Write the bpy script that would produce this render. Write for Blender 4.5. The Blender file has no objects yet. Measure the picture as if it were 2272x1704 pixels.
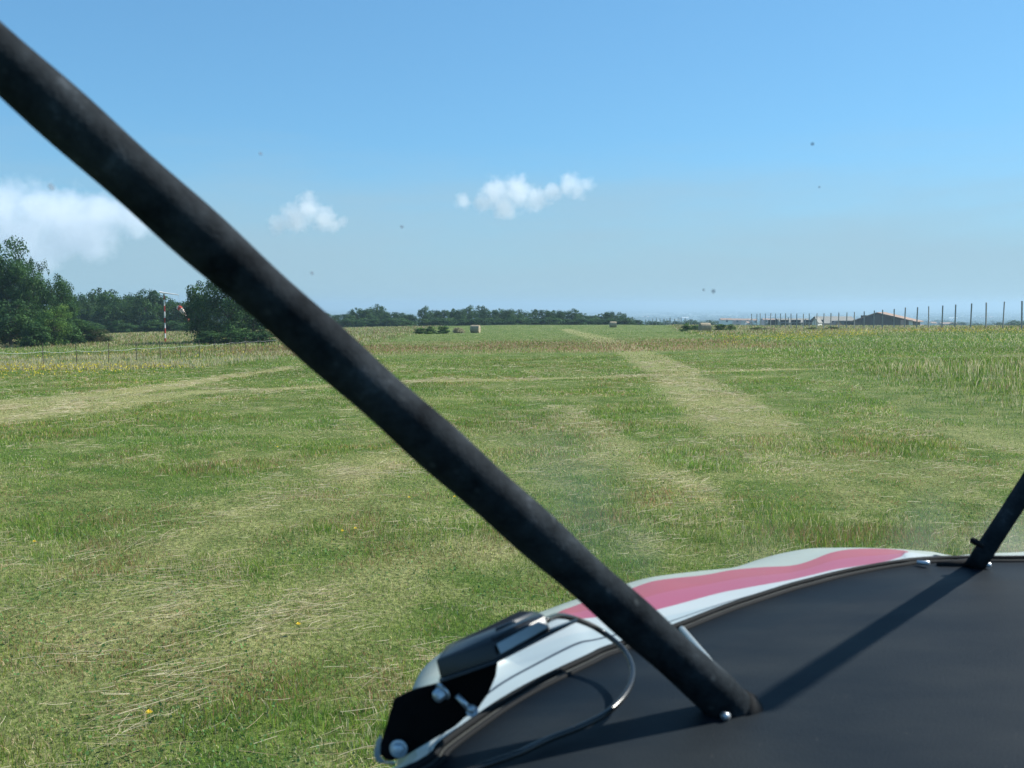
import bpy, bmesh, math, random
import numpy as np
from mathutils import Vector, Matrix

random.seed(7)
RNG = np.random.default_rng(11)
sc = bpy.context.scene
COL = sc.collection
R = math.radians

# ------------------------------------------------------------------ camera model
DS = 2272 / 2212.0            # measuring units of the survey -> photo pixels
FPX = 2272.0
TANP = 0.0775
PITCH = math.atan(TANP)
CAM = Vector((0, 0, 1.7))
FWD = Vector((0, math.cos(PITCH), -math.sin(PITCH)))
UP = Vector((0, math.sin(PITCH), math.cos(PITCH)))
RIGHT = Vector((1, 0, 0))


def ray(x, y):
    x *= DS
    y *= DS
    return FWD + RIGHT * ((x - 1136) / FPX) - UP * ((y - 852) / FPX)


def P(x, y, t):
    return CAM + ray(x, y) * t


def PZ(x, y, z):
    r = ray(x, y)
    return CAM + r * ((z - CAM.z) / r.z)


def A(X, Y):                   # close-up survey 1 -> survey units
    return ((800 + X / 2.458) / DS, (1150 + Y / 2.458) / DS)


def B6(X, Y):                  # close-up survey 2
    return ((1980 + X / 7.575) / DS, (1140 + Y / 7.575) / DS)


# ------------------------------------------------------------------ noise
def _h(ix, iy, s):
    n = (ix.astype(np.int64) * 374761393 + iy.astype(np.int64) * 668265263 + s * 1442695041) & 0x7fffffff
    n = ((n ^ (n >> 13)) * 1274126177) & 0x7fffffff
    n = (n ^ (n >> 16)) & 0xffff
    return n / 65535.0


def vnoise(x, y, s=0):
    ix = np.floor(x)
    iy = np.floor(y)
    fx = x - ix
    fy = y - iy
    fx = fx * fx * (3 - 2 * fx)
    fy = fy * fy * (3 - 2 * fy)
    a = _h(ix, iy, s)
    b = _h(ix + 1, iy, s)
    c = _h(ix, iy + 1, s)
    d = _h(ix + 1, iy + 1, s)
    return (a * (1 - fx) + b * fx) * (1 - fy) + (c * (1 - fx) + d * fx) * fy


def fbm(x, y, s=0, o=3):
    r = 0
    a = .5
    t = 0
    for k in range(o):
        r = r + a * vnoise(x * 2 ** k + 17.3 * k, y * 2 ** k - 9.1 * k, s + k)
        t += a
        a *= .55
    return r / t


def sstep(a, b, x):
    t = np.clip((x - a) / (b - a), 0, 1)
    return t * t * (3 - 2 * t)


# ------------------------------------------------------------------ terrain
YP = [-500, 0, 20, 40, 70, 100, 143, 190, 235, 270, 350, 450, 900, 1600, 3000, 40000]
ZP = [0, 0, -.15, -.6, -1.1, -1.55, -2.15, -2.45, -2.9, -4.3, -7.4, -10.5, -21, -39, -60, -60]


def tz(x, y):
    x = np.asarray(x, float)
    y = np.asarray(y, float)
    ed = -20 * sstep(20, 60, x) * sstep(150, 220, y) - 25 * sstep(60, 220, np.abs(x)) * sstep(120, 260, y)
    yy = np.where(y > 0, y, 0)
    ye = np.where(y > 150, y - ed * .6, y)
    z = np.interp(ye, YP, ZP)
    rgt = np.clip(x / 47, 0, 1.6) * .9 * (1 - sstep(95, 165, y)) * sstep(5, 40, yy)
    lf = np.clip(-x / 40, 0, 2) * -.75 * sstep(15, 60, yy) * (1 - sstep(300, 600, y))
    # a low swell carries the meadow in front of the left wood
    lf = lf + .7 * np.exp(-((x + 48) / 26) ** 2 - ((y - 150) / 36) ** 2)
    near = 1 - sstep(200, 400, np.hypot(x, y))
    nz = (fbm(x / 5.0, y / 5.0, 3) - .5) * .12 * sstep(8, 25, np.hypot(x, y)) * near
    nz = nz + (fbm(x / .7, y / .7, 8, 2) - .5) * .05 * near
    far = sstep(2500, 4000, np.hypot(x, y)) * (fbm(x / 2500., y / 2500., 5) - .5) * 14
    return z + rgt + lf + nz + np.minimum(far, 3)


def tz1(x, y):
    return float(tz(np.array([x]), np.array([y]))[0])


def ground_at(px, py):
    r = ray(px, py)
    t = 2.0
    for _ in range(3000):
        p = CAM + r * t
        if p.z <= tz1(p.x, p.y):
            break
        t *= 1.01
    return (p.x, p.y)


def pl_dist(x, y, pts):
    """distance to a polyline with per-point half widths; returns distance / width"""
    best = np.full(x.shape, 1e9)
    for (x0, y0, w0), (x1, y1, w1) in zip(pts[:-1], pts[1:]):
        dx, dy = x1 - x0, y1 - y0
        t = np.clip(((x - x0) * dx + (y - y0) * dy) / (dx * dx + dy * dy + 1e-9), 0, 1)
        d = np.hypot(x - x0 - t * dx, y - y0 - t * dy) / (w0 + (w1 - w0) * t)
        best = np.minimum(best, d)
    return best


def gp(lst):
    return [ground_at(a, b) + (w,) for a, b, w in lst]


T_MAIN = gp([(1225, 711, 1.2), (1300, 733, 1.2), (1390, 768, 1.0), (1448, 800, .85), (1530, 860, .85), (1650, 945, .8), (1760, 1030, .6)])
T_B1 = gp([(-60, 908, 1.0), (120, 886, .95), (300, 862, .8), (440, 846, .6), (700, 835, .65), (1000, 821, .7), (1410, 812, .7)])
T_B2 = gp([(-60, 885, .8), (150, 862, .8), (330, 838, .6), (480, 816, .5), (620, 796, .5)])
T_B3 = gp([(1520, 804, .45), (1700, 799, .5), (1800, 797, .3)])
T_B4 = gp([(1900, 796, .5), (2050, 792, .6), (2300, 789, .6)])


T_S1 = gp([(-80, 1500, .5), (200, 1335, .5), (430, 1200, .5), (640, 1105, .6), (800, 1020, .8), (960, 975, .7)])
T_S2 = gp([(1230, 880, .6), (1330, 965, .5), (1440, 1060, .4), (1500, 1140, .35)])
T_S3 = gp([(300, 1560, .28), (560, 1420, .3), (760, 1290, .35), (950, 1180, .4)])
T_S4 = gp([(1860, 885, .4), (2040, 930, .35), (2230, 975, .3)])
T_S5 = gp([(1640, 960, .6), (1760, 1020, .5), (1850, 1090, .4)])


def straw_w(x, y):
    """0 green .. 1 straw: where cut hay lies on the field"""
    wob = (fbm(x * 1.3, y * .7, 21) - .5)
    w = np.zeros(x.shape)
    for t, k in ((T_MAIN, .70), (T_B1, .76), (T_B2, .8), (T_B3, .85), (T_B4, .85)):
        d = pl_dist(x, y, t) + wob * .45
        kf = sstep(8, 18, y) if t is T_MAIN else 1
        w = np.maximum(w, k * kf * (1 - sstep(.6, 1.35, d)))
    # mowing rows run away from the viewer
    u = x - .06 * (y - 8) + (fbm(x * .3, y * .16, 31) - .5) * 3.2
    rows = sstep(.45, .95, .5 + .5 * np.cos((u + 2.0) * 2 * math.pi / 3.3))
    n = fbm(x * .8, y * .38, 41, 3)
    inrow = rows * sstep(.36, .62, n) * (1 - sstep(9, 20, y))
    w = np.maximum(w, .8 * inrow * sstep(1.5, 3.0, y) * (1 - sstep(6, 9, y)))
    for t, kk in ((T_S1, .85), (T_S2, .6), (T_S3, .7), (T_S4, .6), (T_S5, .5)):
        d = pl_dist(x, y, t) + wob * 2.2
        w = np.maximum(w, kk * (1 - sstep(.35, 1.5, d)) * (.45 + .55 * sstep(.35, .6, n)))
    n2 = fbm(x * .55 + 9, y * .55, 51, 3)
    w = np.maximum(w, .32 * sstep(.52, .7, n2) * (1 - sstep(30, 70, y) * .5))
    w = np.maximum(w, .3 * sstep(.42, .7, fbm(x * 2.1, y * 2.1, 61, 2)))
    return np.clip(w, 0, 1)


def red_w(x, y):
    """dry reddish seed-grass belt across the middle distance"""
    a = sstep(50, 58, y + x * .12) * (1 - sstep(76, 96, y + x * .12)) * (1 - sstep(13, 20, x)) * (1 - sstep(18, 34, -x))
    return a * (.45 + .55 * sstep(.3, .6, fbm(x * .25, y * .12, 71)))


def tall_right(x, y):
    e = 5.9 + (y - 11) * .125 + (fbm(x * .5, y * .5, 81) - .5) * 2.0
    return (x > e) & (y > 9.0) & (y < 32)


def meadow_w(x, y):
    """uncut meadow on both sides"""
    e = 7.5 + (y - 30) * .13
    r = sstep(0, 3, x - e) * sstep(33, 36, y)
    l = sstep(0, 4, -x - 9 - (y - 25) * .02) * sstep(22, 28, y + x * .2)
    return np.maximum(r, l)


# ------------------------------------------------------------------ materials
def newmat(name):
    m = bpy.data.materials.new(name)
    m.use_nodes = True
    nt = m.node_tree
    return m, nt, nt.nodes['Principled BSDF'], nt.nodes['Material Output']


def N(nt, typ, **kw):
    n = nt.nodes.new(typ)
    for k, v in kw.items():
        if k.startswith('i_'):
            n.inputs[k[2:].replace('_', ' ')].default_value = v
        else:
            setattr(n, k, v)
    return n


def rgb(r, g, b):
    return (r, g, b, 1)


def simple(name, col, rough=.6, metal=0.0, var=.15, scale=30, bump=0.0, spec=.5, coat=0.0):
    m, nt, b, out = newmat(name)
    tc = N(nt, 'ShaderNodeTexCoord')
    no = N(nt, 'ShaderNodeTexNoise')
    no.inputs['Scale'].default_value = scale
    no.inputs['Detail'].default_value = 6
    nt.links.new(tc.outputs['Object'], no.inputs['Vector'])
    mix = N(nt, 'ShaderNodeMix', data_type='RGBA')
    c0 = [max(0, c * (1 - var)) for c in col]
    c1 = [min(1, c * (1 + var)) for c in col]
    mix.inputs[6].default_value = (*c0, 1)
    mix.inputs[7].default_value = (*c1, 1)
    nt.links.new(no.outputs['Fac'], mix.inputs[0])
    nt.links.new(mix.outputs[2], b.inputs['Base Color'])
    b.inputs['Roughness'].default_value = rough
    b.inputs['Metallic'].default_value = metal
    b.inputs['Specular IOR Level'].default_value = spec
    if coat:
        b.inputs['Coat Weight'].default_value = coat
        b.inputs['Coat Roughness'].default_value = .06
    if bump:
        bp = N(nt, 'ShaderNodeBump')
        bp.inputs['Strength'].default_value = bump
        bp.inputs['Distance'].default_value = .002
        nt.links.new(no.outputs['Fac'], bp.inputs['Height'])
        nt.links.new(bp.outputs[0], b.inputs['Normal'])
    return m


def leaf_mat(name, trans=.35, rough=.6, hue=(1, 1, 1)):
    """colour comes from the per-leaf attribute; light passes partly through"""
    m, nt, b, out = newmat(name)
    at = N(nt, 'ShaderNodeAttribute', attribute_name='leafcol')
    b.inputs['Roughness'].default_value = rough
    b.inputs['Specular IOR Level'].default_value = .08
    mul = N(nt, 'ShaderNodeMix', data_type='RGBA', blend_type='MULTIPLY')
    mul.inputs[0].default_value = 1
    mul.inputs[7].default_value = (*hue, 1)
    nt.links.new(at.outputs['Color'], mul.inputs[6])
    nt.links.new(mul.outputs[2], b.inputs['Base Color'])
    tr = N(nt, 'ShaderNodeBsdfTranslucent')
    nt.links.new(mul.outputs[2], tr.inputs['Color'])
    mx = N(nt, 'ShaderNodeMixShader')
    mx.inputs[0].default_value = trans
    nt.links.new(b.outputs[0], mx.inputs[1])
    nt.links.new(tr.outputs[0], mx.inputs[2])
    nt.links.new(mx.outputs[0], out.inputs['Surface'])
    return m


M = {}
M['leaf'] = leaf_mat('tree_leaves', .3)
M['grassblade'] = leaf_mat('grass_blades', .4, .5)
M['straw'] = leaf_mat('dry_straw', .2, .55)
M['petal'] = leaf_mat('flower_petals', .3)
M['bark'] = simple('bark', (.09, .07, .05), .9, var=.4, scale=9, bump=.5)
M['white_paint'] = simple('white_paint', (.72, .72, .70), .5, var=.06, scale=4)
M['red_paint'] = simple('red_paint', (.40, .03, .02), .55, var=.2, scale=4)
M['sock_red'] = simple('windsock_red', (.5, .06, .04), .8, var=.2, scale=3)
M['sock_white'] = simple('windsock_white', (.75, .62, .55), .8, var=.1, scale=3)
M['post'] = simple('weathered_post', (.30, .30, .28), .85, var=.35, scale=5)
M['dark_post'] = simple('dark_post', (.10, .08, .06), .85, var=.35, scale=5)
M['wire'] = simple('fence_wire', (.36, .37, .36), .5, var=.1)
M['hay_dark'] = simple('bale_net_side', (.27, .21, .13), .9, var=.35, scale=4)
M['terracotta'] = simple('roof_tiles', (.30, .19, .13), .9, var=.3, scale=1.4)
M['grey_roof'] = simple('fibre_roof', (.24, .23, .20), .9, var=.25, scale=.8)
M['barn_wall'] = simple('barn_brick', (.10, .075, .06), .9, var=.3, scale=.6)
M['plaster'] = simple('plaster_wall', (.5, .44, .36), .9, var=.15, scale=.5)
M['white_wall'] = simple('white_wall', (.72, .70, .64), .9, var=.08, scale=.4)
M['blue_wall'] = simple('shed_sheet', (.13, .17, .20), .7, var=.2, scale=.5)
M['opening'] = simple('dark_opening', (.02, .02, .022), .6, var=.2)
M['pink_wall'] = simple('pink_wall', (.45, .30, .24), .9, var=.15, scale=.5)


def bale_mat():
    m, nt, b, out = newmat('bale_straw')
    tc = N(nt, 'ShaderNodeTexCoord')
    mp = N(nt, 'ShaderNodeMapping')
    mp.inputs['Scale'].default_value = (9, 1.5, 1.5)
    no = N(nt, 'ShaderNodeTexNoise')
    no.inputs['Scale'].default_value = 3
    no.inputs['Detail'].default_value = 7
    nt.links.new(tc.outputs['Object'], mp.inputs['Vector'])
    nt.links.new(mp.outputs[0], no.inputs['Vector'])
    cr = N(nt, 'ShaderNodeValToRGB')
    cr.color_ramp.elements[0].position = .3
    cr.color_ramp.elements[0].color = rgb(.22, .17, .10)
    cr.color_ramp.elements[1].position = .7
    cr.color_ramp.elements[1].color = rgb(.48, .40, .27)
    nt.links.new(no.outputs['Fac'], cr.inputs[0])
    nt.links.new(cr.outputs[0], b.inputs['Base Color'])
    b.inputs['Roughness'].default_value = .95
    bp = N(nt, 'ShaderNodeBump')
    bp.inputs['Strength'].default_value = .7
    bp.inputs['Distance'].default_value = .04
    nt.links.new(no.outputs['Fac'], bp.inputs['Height'])
    nt.links.new(bp.outputs[0], b.inputs['Normal'])
    return m


M['bale'] = bale_mat()


# ------------------------------------------------------------------ mesh helpers
def tag(o, label=None, cat=None, group=None, kind=None):
    if label:
        o['label'] = label
    if cat:
        o['category'] = cat
    if group:
        o['group'] = group
    if kind:
        o['kind'] = kind
    return o


def empty(name, loc=(0, 0, 0), rz=0.0):
    o = bpy.data.objects.new(name, None)
    o.empty_display_size = .2
    COL.objects.link(o)
    o.location = loc
    o.rotation_euler = (0, 0, rz)
    return o


def link_mesh(name, me, parent=None):
    o = bpy.data.objects.new(name, me)
    COL.objects.link(o)
    if parent:
        o.parent = parent
    return o


def np_mesh(name, verts, loops, starts, totals, mats, midx=None, cols=None, smooth=False):
    """big meshes straight from arrays"""
    me = bpy.data.meshes.new(name)
    me.vertices.add(len(verts))
    me.vertices.foreach_set('co', np.ascontiguousarray(verts, dtype=np.float32).ravel())
    me.loops.add(len(loops))
    me.loops.foreach_set('vertex_index', np.ascontiguousarray(loops, dtype=np.int32))
    me.polygons.add(len(starts))
    me.polygons.foreach_set('loop_start', np.ascontiguousarray(starts, dtype=np.int32))
    me.polygons.foreach_set('loop_total', np.ascontiguousarray(totals, dtype=np.int32))
    if not isinstance(mats, (list, tuple)):
        mats = [mats]
    for m in mats:
        me.materials.append(m)
    if midx is not None:
        me.polygons.foreach_set('material_index', np.ascontiguousarray(midx, dtype=np.int32))
    if cols is not None:
        a = me.attributes.new('leafcol', 'FLOAT_COLOR', 'POINT')
        a.data.foreach_set('color', np.ascontiguousarray(cols, dtype=np.float32).ravel())
    me.update(calc_edges=True)
    if smooth:
        me.polygons.foreach_set('use_smooth', np.ones(len(starts), dtype=bool))
    me.validate()
    return me


class MB:
    """collects simple shapes into one mesh"""

    def __init__(s):
        s.v = []
        s.f = []
        s.mi = []

    def add(s, vs, fs, mi=0):
        o = len(s.v)
        s.v += [tuple(v) for v in vs]
        s.f += [[i + o for i in f] for f in fs]
        s.mi += [mi] * len(fs)
        return s

    def box(s, c, d, mi=0, rz=0.0):
        cx, cy, cz = c
        x, y, z = d[0] / 2, d[1] / 2, d[2] / 2
        vs = []
        for sx, sy, sz in ((-1, -1, -1), (1, -1, -1), (1, 1, -1), (-1, 1, -1), (-1, -1, 1), (1, -1, 1), (1, 1, 1), (-1, 1, 1)):
            a, b = sx * x, sy * y
            vs.append((cx + a * math.cos(rz) - b * math.sin(rz), cy + a * math.sin(rz) + b * math.cos(rz), cz + sz * z))
        return s.add(vs, [(0, 3, 2, 1), (4, 5, 6, 7), (0, 1, 5, 4), (1, 2, 6, 5), (2, 3, 7, 6), (3, 0, 4, 7)], mi)

    def tube(s, pts, rad, n=10, mi=0, cap=True):
        pts = [Vector(p) for p in pts]
        if not isinstance(rad, (list, tuple)):
            rad = [rad] * len(pts)
        o = len(s.v)
        prev = None
        for i, p in enumerate(pts):
            t = (pts[min(i + 1, len(pts) - 1)] - pts[max(i - 1, 0)]).normalized()
            if prev is None:
                a = Vector((0, 0, 1)) if abs(t.z) < .9 else Vector((1, 0, 0))
                u = t.cross(a).normalized()
            else:
                u = (prev - t * prev.dot(t)).normalized()
            prev = u
            w = t.cross(u)
            for k in range(n):
                an = 2 * math.pi * k / n
                s.v.append(tuple(p + (u * math.cos(an) + w * math.sin(an)) * rad[i]))
        for i in range(len(pts) - 1):
            for k in range(n):
                a = o + i * n + k
                b = o + i * n + (k + 1) % n
                s.f.append([a, b, b + n, a + n])
                s.mi.append(mi)
        if cap:
            s.f.append([o + k for k in range(n)][::-1])
            s.mi.append(mi)
            s.f.append([o + (len(pts) - 1) * n + k for k in range(n)])
            s.mi.append(mi)
        return s

    def build(s, name, mats, parent=None, smooth=False, bevel=0.0, world=False):
        me = bpy.data.meshes.new(name)
        me.from_pydata(s.v, [], s.f)
        if not isinstance(mats, (list, tuple)):
            mats = [mats]
        for m in mats:
            me.materials.append(m)
        for p, i in zip(me.polygons, s.mi):
            p.material_index = i
            p.use_smooth = smooth
        bm = bmesh.new()
        bm.from_mesh(me)
        bmesh.ops.recalc_face_normals(bm, faces=bm.faces)
        bm.to_mesh(me)
        bm.free()
        o = link_mesh(name, me, parent)
        if bevel:
            md = o.modifiers.new('bevel', 'BEVEL')
            md.width = bevel
            md.segments = 3
            md.limit_method = 'ANGLE'
            for p in me.polygons:
                p.use_smooth = True
        return o


def bez(pts, n=8):
    """Catmull-Rom through points"""
    pts = [Vector(p) for p in pts]
    q = [pts[0] * 2 - pts[1]] + pts + [pts[-1] * 2 - pts[-2]]
    out = []
    for i in range(1, len(q) - 2):
        for k in range(n):
            t = k / n
            a, b, c, d = q[i - 1], q[i], q[i + 1], q[i + 2]
            out.append(.5 * ((2 * b) + (c - a) * t + (2 * a - 5 * b + 4 * c - d) * t * t + (3 * b - a - 3 * c + d) * t ** 3))
    out.append(pts[-1])
    return out


# ------------------------------------------------------------------ ground sheet
def ground_material():
    m, nt, b, out = newmat('field_ground')
    L = nt.links.new
    geo = N(nt, 'ShaderNodeNewGeometry')
    w = N(nt, 'ShaderNodeAttribute', attribute_name='zones')
    sep = N(nt, 'ShaderNodeSeparateColor')
    L(w.outputs['Color'], sep.inputs[0])

    def noise(scale, det=5, vec=None, rough=.6):
        n = N(nt, 'ShaderNodeTexNoise')
        n.inputs['Scale'].default_value = scale
        n.inputs['Detail'].default_value = det
        n.inputs['Roughness'].default_value = rough
        L(vec or geo.outputs['Position'], n.inputs['Vector'])
        return n.outputs['Fac']

    def ramp(f, stops):
        c = N(nt, 'ShaderNodeValToRGB')
        e = c.color_ramp.elements
        while len(e) < len(stops):
            e.new(.5)
        for k, (p, cc) in enumerate(stops):
            e[k].position = p
            e[k].color = rgb(*cc)
        L(f, c.inputs[0])
        return c.outputs[0]

    def mixc(f, a, bb, typ='MIX'):
        x = N(nt, 'ShaderNodeMix', data_type='RGBA', blend_type=typ)
        if isinstance(f, float):
            x.inputs[0].default_value = f
        else:
            L(f, x.inputs[0])
        for s, v in ((6, a), (7, bb)):
            if isinstance(v, tuple):
                x.inputs[s].default_value = rgb(*v)
            else:
                L(v, x.inputs[s])
        return x.outputs[2]

    def math_(op, a, bb=None, c=None):
        x = N(nt, 'ShaderNodeMath', operation=op)
        for k, v in enumerate((a, bb, c)):
            if v is None:
                continue
            if isinstance(v, (int, float)):
                x.inputs[k].default_value = v
            else:
                L(v, x.inputs[k])
        return x.outputs[0]
    fine = noise(22, 7)
    mid = noise(2.2, 6)
    big = noise(.16, 4)
    green = ramp(fine, [(.3, (.028, .034, .010)), (.55, (.072, .105, .022)), (.75, (.13, .175, .038))])
    green2 = ramp(mid, [(.3, (.062, .122, .024)), (.7, (.145, .20, .046))])
    green = mixc(.55, green, green2)
    straw = ramp(fine, [(.3, (.15, .14, .05)), (.6, (.33, .32, .135)), (.8, (.48, .45, .22))])
    sw = math_('ADD', sep.outputs[0], math_('MULTIPLY', math_('SUBTRACT', mid, .5), .9))
    sw = math_('ADD', sw, math_('MULTIPLY', math_('SUBTRACT', fine, .5), .7))
    ck = N(nt, 'ShaderNodeClamp')
    L(sw, ck.inputs[0])
    c = mixc(ck.outputs[0], green, straw)
    red = ramp(fine, [(.3, (.17, .12, .06)), (.7, (.30, .215, .115))])
    rw = math_('MULTIPLY', sep.outputs[1], math_('ADD', .25, mid))
    ck2 = N(nt, 'ShaderNodeClamp')
    L(rw, ck2.inputs[0])
    c = mixc(ck2.outputs[0], c, red)
    # plain far below: patchwork of crops and hedges
    vo = N(nt, 'ShaderNodeTexVoronoi')
    vo.inputs['Scale'].default_value = .0042
    mp = N(nt, 'ShaderNodeMapping')
    mp.inputs['Scale'].default_value = (1, .55, 1)
    mp.inputs['Rotation'].default_value = (0, 0, .4)
    L(geo.outputs['Position'], mp.inputs['Vector'])
    L(mp.outputs[0], vo.inputs['Vector'])
    sv = N(nt, 'ShaderNodeSeparateColor')
    L(vo.outputs['Color'], sv.inputs[0])
    plain = ramp(sv.outputs[0], [(.0, (.02, .045, .018)), (.35, (.05, .10, .03)), (.55, (.16, .17, .07)), (.75, (.32, .27, .16)), (1., (.05, .085, .03))])
    plain = mixc(ramp(noise(.012, 6), [(.47, (0, 0, 0)), (.55, (1, 1, 1))]), plain, (.018, .035, .016))
    c = mixc(sep.outputs[2], c, plain)
    L(c, b.inputs['Base Color'])
    b.inputs['Roughness'].default_value = .95
    b.inputs['Specular IOR Level'].default_value = .1
    bp = N(nt, 'ShaderNodeBump')
    bp.inputs['Strength'].default_value = .8
    bp.inputs['Distance'].default_value = .06
    L(fine, bp.inputs['Height'])
    L(bp.outputs[0], b.inputs['Normal'])
    return m


def build_ground():
    ang = np.concatenate([np.linspace(-180, -44, 40, endpoint=False), np.linspace(-44, 44, 520, endpoint=False), np.linspace(44, 180, 40, endpoint=False)])
    rad = np.concatenate([[.3, 1.0, 1.8], np.geomspace(2.4, 400, 330), np.geomspace(415, 23000, 90)])
    a, r = np.meshgrid(np.radians(ang), rad)
    x = (r * np.sin(a)).ravel()
    y = (r * np.cos(a)).ravel()
    z = tz(x, y)
    na, nr = len(ang), len(rad)
    v = np.stack([x, y, z], 1)
    v = np.vstack([v, [[0, 0, tz1(0, 0)]]])
    i = np.arange(nr - 1)[:, None]
    j = np.arange(na)[None, :]
    j2 = (j + 1) % na
    q = np.stack([i * na + j, i * na + j2, (i + 1) * na + j2, (i + 1) * na + j], -1).reshape(-1, 4)[:, ::-1]
    jj = np.arange(na)
    t = np.stack([np.full(na, len(v) - 1), (jj + 1) % na, jj], -1)
    loops = np.concatenate([q.ravel(), t.ravel()])
    totals = np.concatenate([np.full(len(q), 4), np.full(len(t), 3)])
    starts = np.concatenate([[0], np.cumsum(totals)[:-1]])
    me = np_mesh('ground', v, loops, starts, totals, ground_material(), smooth=True)
    col = np.zeros((len(v), 4), dtype=np.float32)
    xx, yy = v[:, 0], v[:, 1]
    col[:, 0] = straw_w(xx, yy) * (1 - .6 * meadow_w(xx, yy))
    col[:, 1] = np.maximum(red_w(xx, yy), .45 * meadow_w(xx, yy) * sstep(75, 95, yy))
    col[:, 2] = sstep(300, 420, np.hypot(xx, yy))
    col[:, 3] = 1
    at = me.attributes.new('zones', 'FLOAT_COLOR', 'POINT')
    at.data.foreach_set('color', col.ravel())
    o = link_mesh('ground', me)
    tag(o, 'gently falling hay field running out to the hazy plain', 'field', kind='structure')


build_ground()


# ------------------------------------------------------------------ grass
def blades(x, y, h, w, lean, cols, name, mat, az=None, flat=0.0, z0=-.005, curl=.5):
    n = len(x)
    z = tz(x, y) + z0
    face = RNG.uniform(0, 2 * math.pi, n)
    if az is None:
        az = RNG.uniform(0, 2 * math.pi, n)
    wx, wy = np.cos(face) * w / 2, np.sin(face) * w / 2
    lx, ly = np.cos(az), np.sin(az)
    s1 = h * .55
    s2 = h
    a1 = lean * .6
    a2 = lean * (1 + curl)
    p1 = np.stack([x + lx * np.sin(a1) * s1, y + ly * np.sin(a1) * s1, z + np.cos(a1) * s1], 1)
    p2 = np.stack([p1[:, 0] + lx * np.sin(a2) * (s2 - s1), p1[:, 1] + ly * np.sin(a2) * (s2 - s1), p1[:, 2] + np.cos(a2) * (s2 - s1)], 1)
    W = np.stack([wx, wy, np.zeros(n)], 1)
    base = np.stack([x, y, z], 1)
    v = np.stack([base - W, base + W, p1 + W * .8, p1 - W * .8, p2], 1).reshape(-1, 3)
    o = (np.arange(n) * 5)[:, None]
    loops = (o + np.array([[0, 1, 2, 3, 3, 2, 4]])).ravel()
    totals = np.tile([4, 3], n)
    starts = np.concatenate([[0], np.cumsum(totals)[:-1]])
    c = np.repeat(np.concatenate([cols, np.ones((n, 1))], 1), 5, axis=0)
    me = np_mesh(name, v, loops, starts, totals, mat, cols=c)
    return link_mesh(name, me)


def palette(n, w, red):
    """per-blade colours: greens, olive, straw, dry red-brown"""
    g = np.array([[.080, .168, .020], [.112, .215, .026], [.16, .240, .034], [.058, .145, .024], [.20, .26, .045]])
    s = np.array([[.40, .36, .21], [.52, .47, .30], [.30, .25, .13], [.46, .42, .25]])
    r = np.array([[.22, .13, .07], [.28, .19, .10]])
    gi = g[RNG.integers(0, 5, n)]
    si = s[RNG.integers(0, 4, n)]
    ri = r[RNG.integers(0, 2, n)]
    u = RNG.uniform(0, 1, n)
    c = np.where((u < w)[:, None], si, gi)
    u2 = RNG.uniform(0, 1, n)
    c = np.where((u2 < red)[:, None], ri, c)
    return c * RNG.uniform(.75, 1.25, (n, 1))


def scatter(n, d0, d1, p, half=.60, extra=1.2):
    """random points ahead of the viewer, density falling as distance**-p"""
    k = 2 - p
    u = RNG.uniform(0, 1, n)
    if abs(k) < 1e-6:
        y = d0 * (d1 / d0) ** u
    else:
        y = (d0 ** k + u * (d1 ** k - d0 ** k)) ** (1 / k)
    x = RNG.uniform(-1, 1, n) * (half * y + extra)
    return x, y


# short mown grass near the aircraft
x, y = scatter(800000, 2.3, 48, 1.7)
w = straw_w(x, y)
keep = ~tall_right(x, y)
x, y, w = x[keep], y[keep], w[keep]
n = len(x)
gh = fbm(x * .9, y * .9, 91, 3)
patch = fbm(x * .45, y * .3, 95, 3)
h = (.028 + .062 * sstep(.3, .75, gh)) * RNG.uniform(.5, 1.35, n) * (1 - .65 * w)
h *= 1 - .2 * sstep(8, 20, y)
wd = np.maximum(.0030, .00042 * y) * RNG.uniform(.7, 1.3, n)
redp = .40 * sstep(.45, .66, fbm(x * 1.5, y * 1.3, 97, 2)) * (1 - .6 * sstep(8, 16, y)) + .05
cols = palette(n, .11 + .58 * w, redp)
tone = ((.70 + .66 * patch) * (.8 + .4 * fbm(x * 6, y * 6, 98, 2)))[:, None]
cols = cols * tone * (1.12 + .16 * sstep(4, 10, y))[:, None]
cols[:, 0] *= (.85 + .4 * fbm(x * .6, y * .4, 99, 2))
o = blades(x, y, h, wd, RNG.uniform(.1, 1.05, n), cols, 'mown_grass', M['grassblade'])
tag(o, 'short mown grass covering the near field', 'grass', kind='stuff')

# mid-distance turf
x, y = scatter(300000, 40, 235, 1.6, .56, 4)
w = straw_w(x, y)
mw = meadow_w(x, y)
rw = red_w(x, y)
n = len(x)
keep = RNG.uniform(0, 1, n) < .35 + .65 * np.maximum(mw, rw)
x, y, w, mw, rw = x[keep], y[keep], w[keep], mw[keep], rw[keep]
n = len(x)
h = (.045 + .045 * mw + .06 * rw + .12 * mw * sstep(85, 100, y)) * RNG.uniform(.6, 1.6, n)
wd = .00050 * y * RNG.uniform(.7, 1.3, n)
cols = palette(n, .12 + .12 * mw + .45 * w * (1 - .6 * mw) + .22 * mw * sstep(82, 100, y), np.maximum(rw * .5, .25 * mw * sstep(82, 100, y)))
cols = cols * (.9 + .55 * fbm(x * .15, y * .06, 101, 2))[:, None]
o = blades(x, y, h, wd, RNG.uniform(.05, .6, n), cols, 'meadow_grass', M['grassblade'])
tag(o, 'uneven meadow grass with dry reddish belts in the middle distance', 'grass', kind='stuff')

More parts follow.
